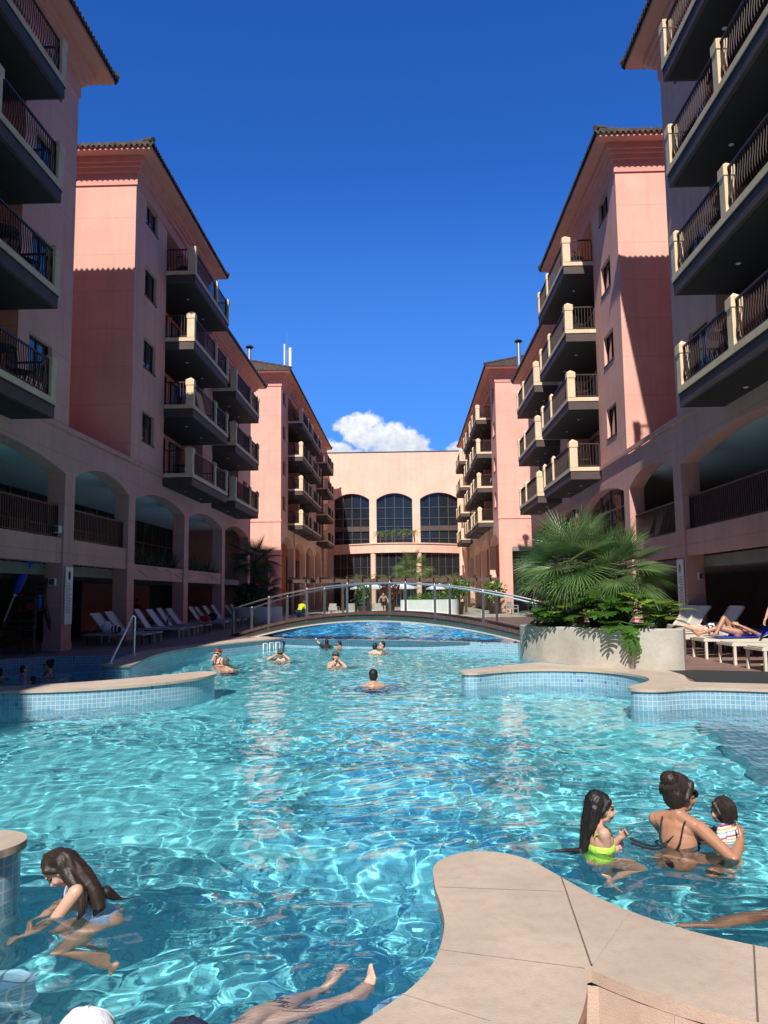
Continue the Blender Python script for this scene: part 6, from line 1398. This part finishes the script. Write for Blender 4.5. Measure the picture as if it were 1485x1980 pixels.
# girl bending at the left
def root_for(hc, rz, s, lean, head, hs=1.0):
    R0 = Matrix.Rotation(rz, 3, 'Z'); Rt = Matrix.Rotation(-lean, 3, 'X'); Hb = Rt @ Matrix.Rotation(head[0], 3, 'Z') @ Matrix.Rotation(-head[1], 3, 'X')
    return Vector(hc) - R0 @ ((Vector((0, 0, .95)) + Rt @ Vector((0, 0, .525)) + Hb @ Vector((0, .025, .105 * hs))) * s)
hx, hy, hz = -2.04, 4.68, .205; s = .84; lean = .42; rzl = PI / 2 + .30; hp = (0, .58, 0)
figure('girl with long wet brown hair bending forward in the water at the lower left', root_for((hx, hy, hz), rzl, s, lean, hp), rzl, s, skin='skin_light', hair=('long', 'hair_brown', [((hx + .05, hy, .24), .078), ((hx + .15, hy + .0, .17), .060), ((hx + .23, hy - .02, .09), .046), ((hx + .27, hy - .04, .0), .034), ((hx + .26, hy - .05, -.06), .014)], [((hx + .09, hy - .05, .19), .042), ((hx + .18, hy - .08, .10), .032), ((hx + .20, hy - .11, .02), .02), ((hx + .19, hy - .12, -.04), .008)], [((hx + .28, hy + .04, .06), .035), ((hx + .35, hy + .08, .0), .014), ((hx + .40, hy + .10, .005), .006)]), lean=lean, head=hp, hands=((-.18, .54, .90), (.12, .48, .84)), epole=((-.6, 0, -1), (.6, 0, -1)), feet=((-.12, -.05, .34), (.12, .05, .30)), kpole=((-.25, 1, .1), (.25, 1, .1)), cloth=(('suit', 'pale_blue_fabric'),), vox=.0065, hn=((.2, .1, -1), (-.2, .1, -1)))

# floating bather whose legs cross the bottom of the photo, and the heads at the lower edge
Bz = Vector((-.80, -.58, -.16)).normalized(); By = Vector((0, 0, 1)); By = (By - Bz * By.dot(Bz)).normalized(); Bx = By.cross(Bz); Bm = Matrix((Bx, By, Bz)).transposed()
pel_w = Vector((-.98, 3.36, -.27)); rootp = pel_w - Bm @ Vector((0, 0, .95 * .97))
figure('pale bather floating on the back, only the legs and one foot in the photo', rootp, 0, .97, slim=.9, skin='skin_fair', hair=('short', 'hair_brown'), basis=Bm, feet=((.10, .03, .09), (-.13, -.05, .14)), kpole=((0, 1, .1), (0, 1, .1)), cloth=(('briefs', 'navy_fabric'),), vox=.0065, hands=((-.24, -.06, .86), (.24, -.06, .86)))
figure('bather in a white cap whose cap shows at the bottom photo edge', (-1.15, 2.95, .17 - 1.585), PI / 2 - .2, 1.0, skin='skin_light', hair=('short', 'hair_brown'), cap='white_cloth', vox=.010, cloth=(('trunks', 'navy_fabric'),))
figure('bather in a navy cap whose cap shows at the bottom photo edge', (-.78, 2.92, .150 - 1.585), PI / 2 - .4, 1.0, skin='skin_tan', hair=('short', 'hair_black'), cap='navy_fabric', vox=.010, cloth=(('trunks', 'navy_fabric'),))
# bather outside the right edge, leg under water
Bz = Vector((.97, .18, .16)).normalized(); By = Vector((0, 0, 1)); By = (By - Bz * By.dot(Bz)).normalized(); Bx = By.cross(Bz); Bm = Matrix((Bx, By, Bz)).transposed()
pel_w = Vector((2.52, 4.80, -.16)); rootp = pel_w - Bm @ Vector((0, 0, .95))
figure('tanned bather at the right photo edge, lower leg and foot under water', rootp, 0, 1.0, skin='skin_tan', hair=('short', 'hair_black'), basis=Bm, feet=((.05, .02, .11), (-.2, -.25, .3)), kpole=((0, 1, .1), (0, 1, .1)), hands=((-.42, .16, .62), (.4, -.1, .9)), cloth=(('briefs', 'black_cloth'),), vox=.0075, point=True)

# sunbathers
def lying(label, hip, zdir, **k):
    Bz = Vector(zdir).normalized(); By = Vector((0, 0, 1)); By = (By - Bz * By.dot(Bz)).normalized(); Bx = By.cross(Bz); Bm = Matrix((Bx, By, Bz)).transposed()
    return figure(label, Vector(hip) - Bm @ (Vector((0, 0, .95)) * k.get('s', 1.0)), 0, basis=Bm, **k)
h = RT[2][0]((.98, 0, .54)); lying('fair woman in a white bikini and white cap sunbathing on a lounger', h, (1, .1, .10), s=.98, skin='skin_fair', hair=('bob', 'hair_brown'), lean=-.12, head=(0, .35, 0), hands=((-.2, .05, 1.62), (.2, .05, 1.62)), epole=((-1, .6, .6), (1, .6, .6)), feet=((-.1, .0, .12), (.1, .0, .12)), female=True, cap='white_cloth', glasses=True, cloth=(('bikini', 'white_cloth'),), vox=.011)
h = RT[4][0]((.92, 0, .545)); lying('tanned woman in a green bikini sunbathing with one knee raised', h, (1, .06, .06), s=1.0, skin='skin_tan', hair=('long', 'hair_brown'), lean=-.22, head=(.3, .25, 0), hands=((-.16, .16, .92), (.32, -.02, 1.0)), epole=((-1, 0, -.2), (1, 0, -.2)), feet=((.09, .02, .12), (-.09, .0, .42)), kpole=((0, 1, .1), (0, 1, .2)), female=True, glasses=True, cloth=(('bikini', 'olive_fabric'),), vox=.011)
figure('person in a white shirt leaning over at the right photo edge', (7.95, 17.0, .296), PI / 2 + .5, .98, skin='skin_light', hair=('short', 'hair_brown'), lean=.35, hands=((-.12, .50, .72), (.25, .35, .85)), cloth=(('shirt', 'white_cloth'), ('trunks', 'navy_fabric')), vox=.012)
# lifeguard and people farther away
figure('lifeguard in a yellow shirt and red cap crouching by the upper pool', (-5.35, 39, .05), -.5, .95, skin='skin_tan', hair=('short', 'hair_black'), lean=.75, hands=((-.2, .55, .55), (.2, .6, .5)), feet=((-.18, .1, .36), (.18, .0, .36)), kpole=((-.3, 1, .3), (.3, 1, .3)), cloth=(('shirt', 'yellow_cloth'), ('trousers', 'navy_fabric')), cap='red_cloth', vox=.015)
figure('waiter in black with a white towel on the arm beyond the bridge', (-3.6, 56, .296), PI / 2, 1.02, skin='skin_dark', hair=('short', 'hair_black'), hands=((-.2, .3, 1.05), (.3, .1, .85)), cloth=(('long_shirt', 'black_cloth'), ('trousers', 'black_cloth')), vox=.018)
figure('pale person standing behind the pale armchairs beyond the bridge', (-1.75, 58.2, .296), PI, .98, skin='skin_fair', hair=('none', 'hair_black'), lean=.5, hands=((-.35, .3, .9), (.35, .3, .9)), cloth=(('trunks', 'navy_fabric'),), vox=.018)
figure('dark clad person sitting in shade inside the left arcade', (-11.5, 33.6, .0), -PI / 2, 1.0, skin='skin_tan', hair=('short', 'hair_black'), cloth=(('shirt', 'black_cloth'), ('trousers', 'black_cloth')), feet=((-.12, .42, .36), (.12, .42, .36)), hands=((-.2, .35, .95), (.2, .35, .95)), vox=.018)
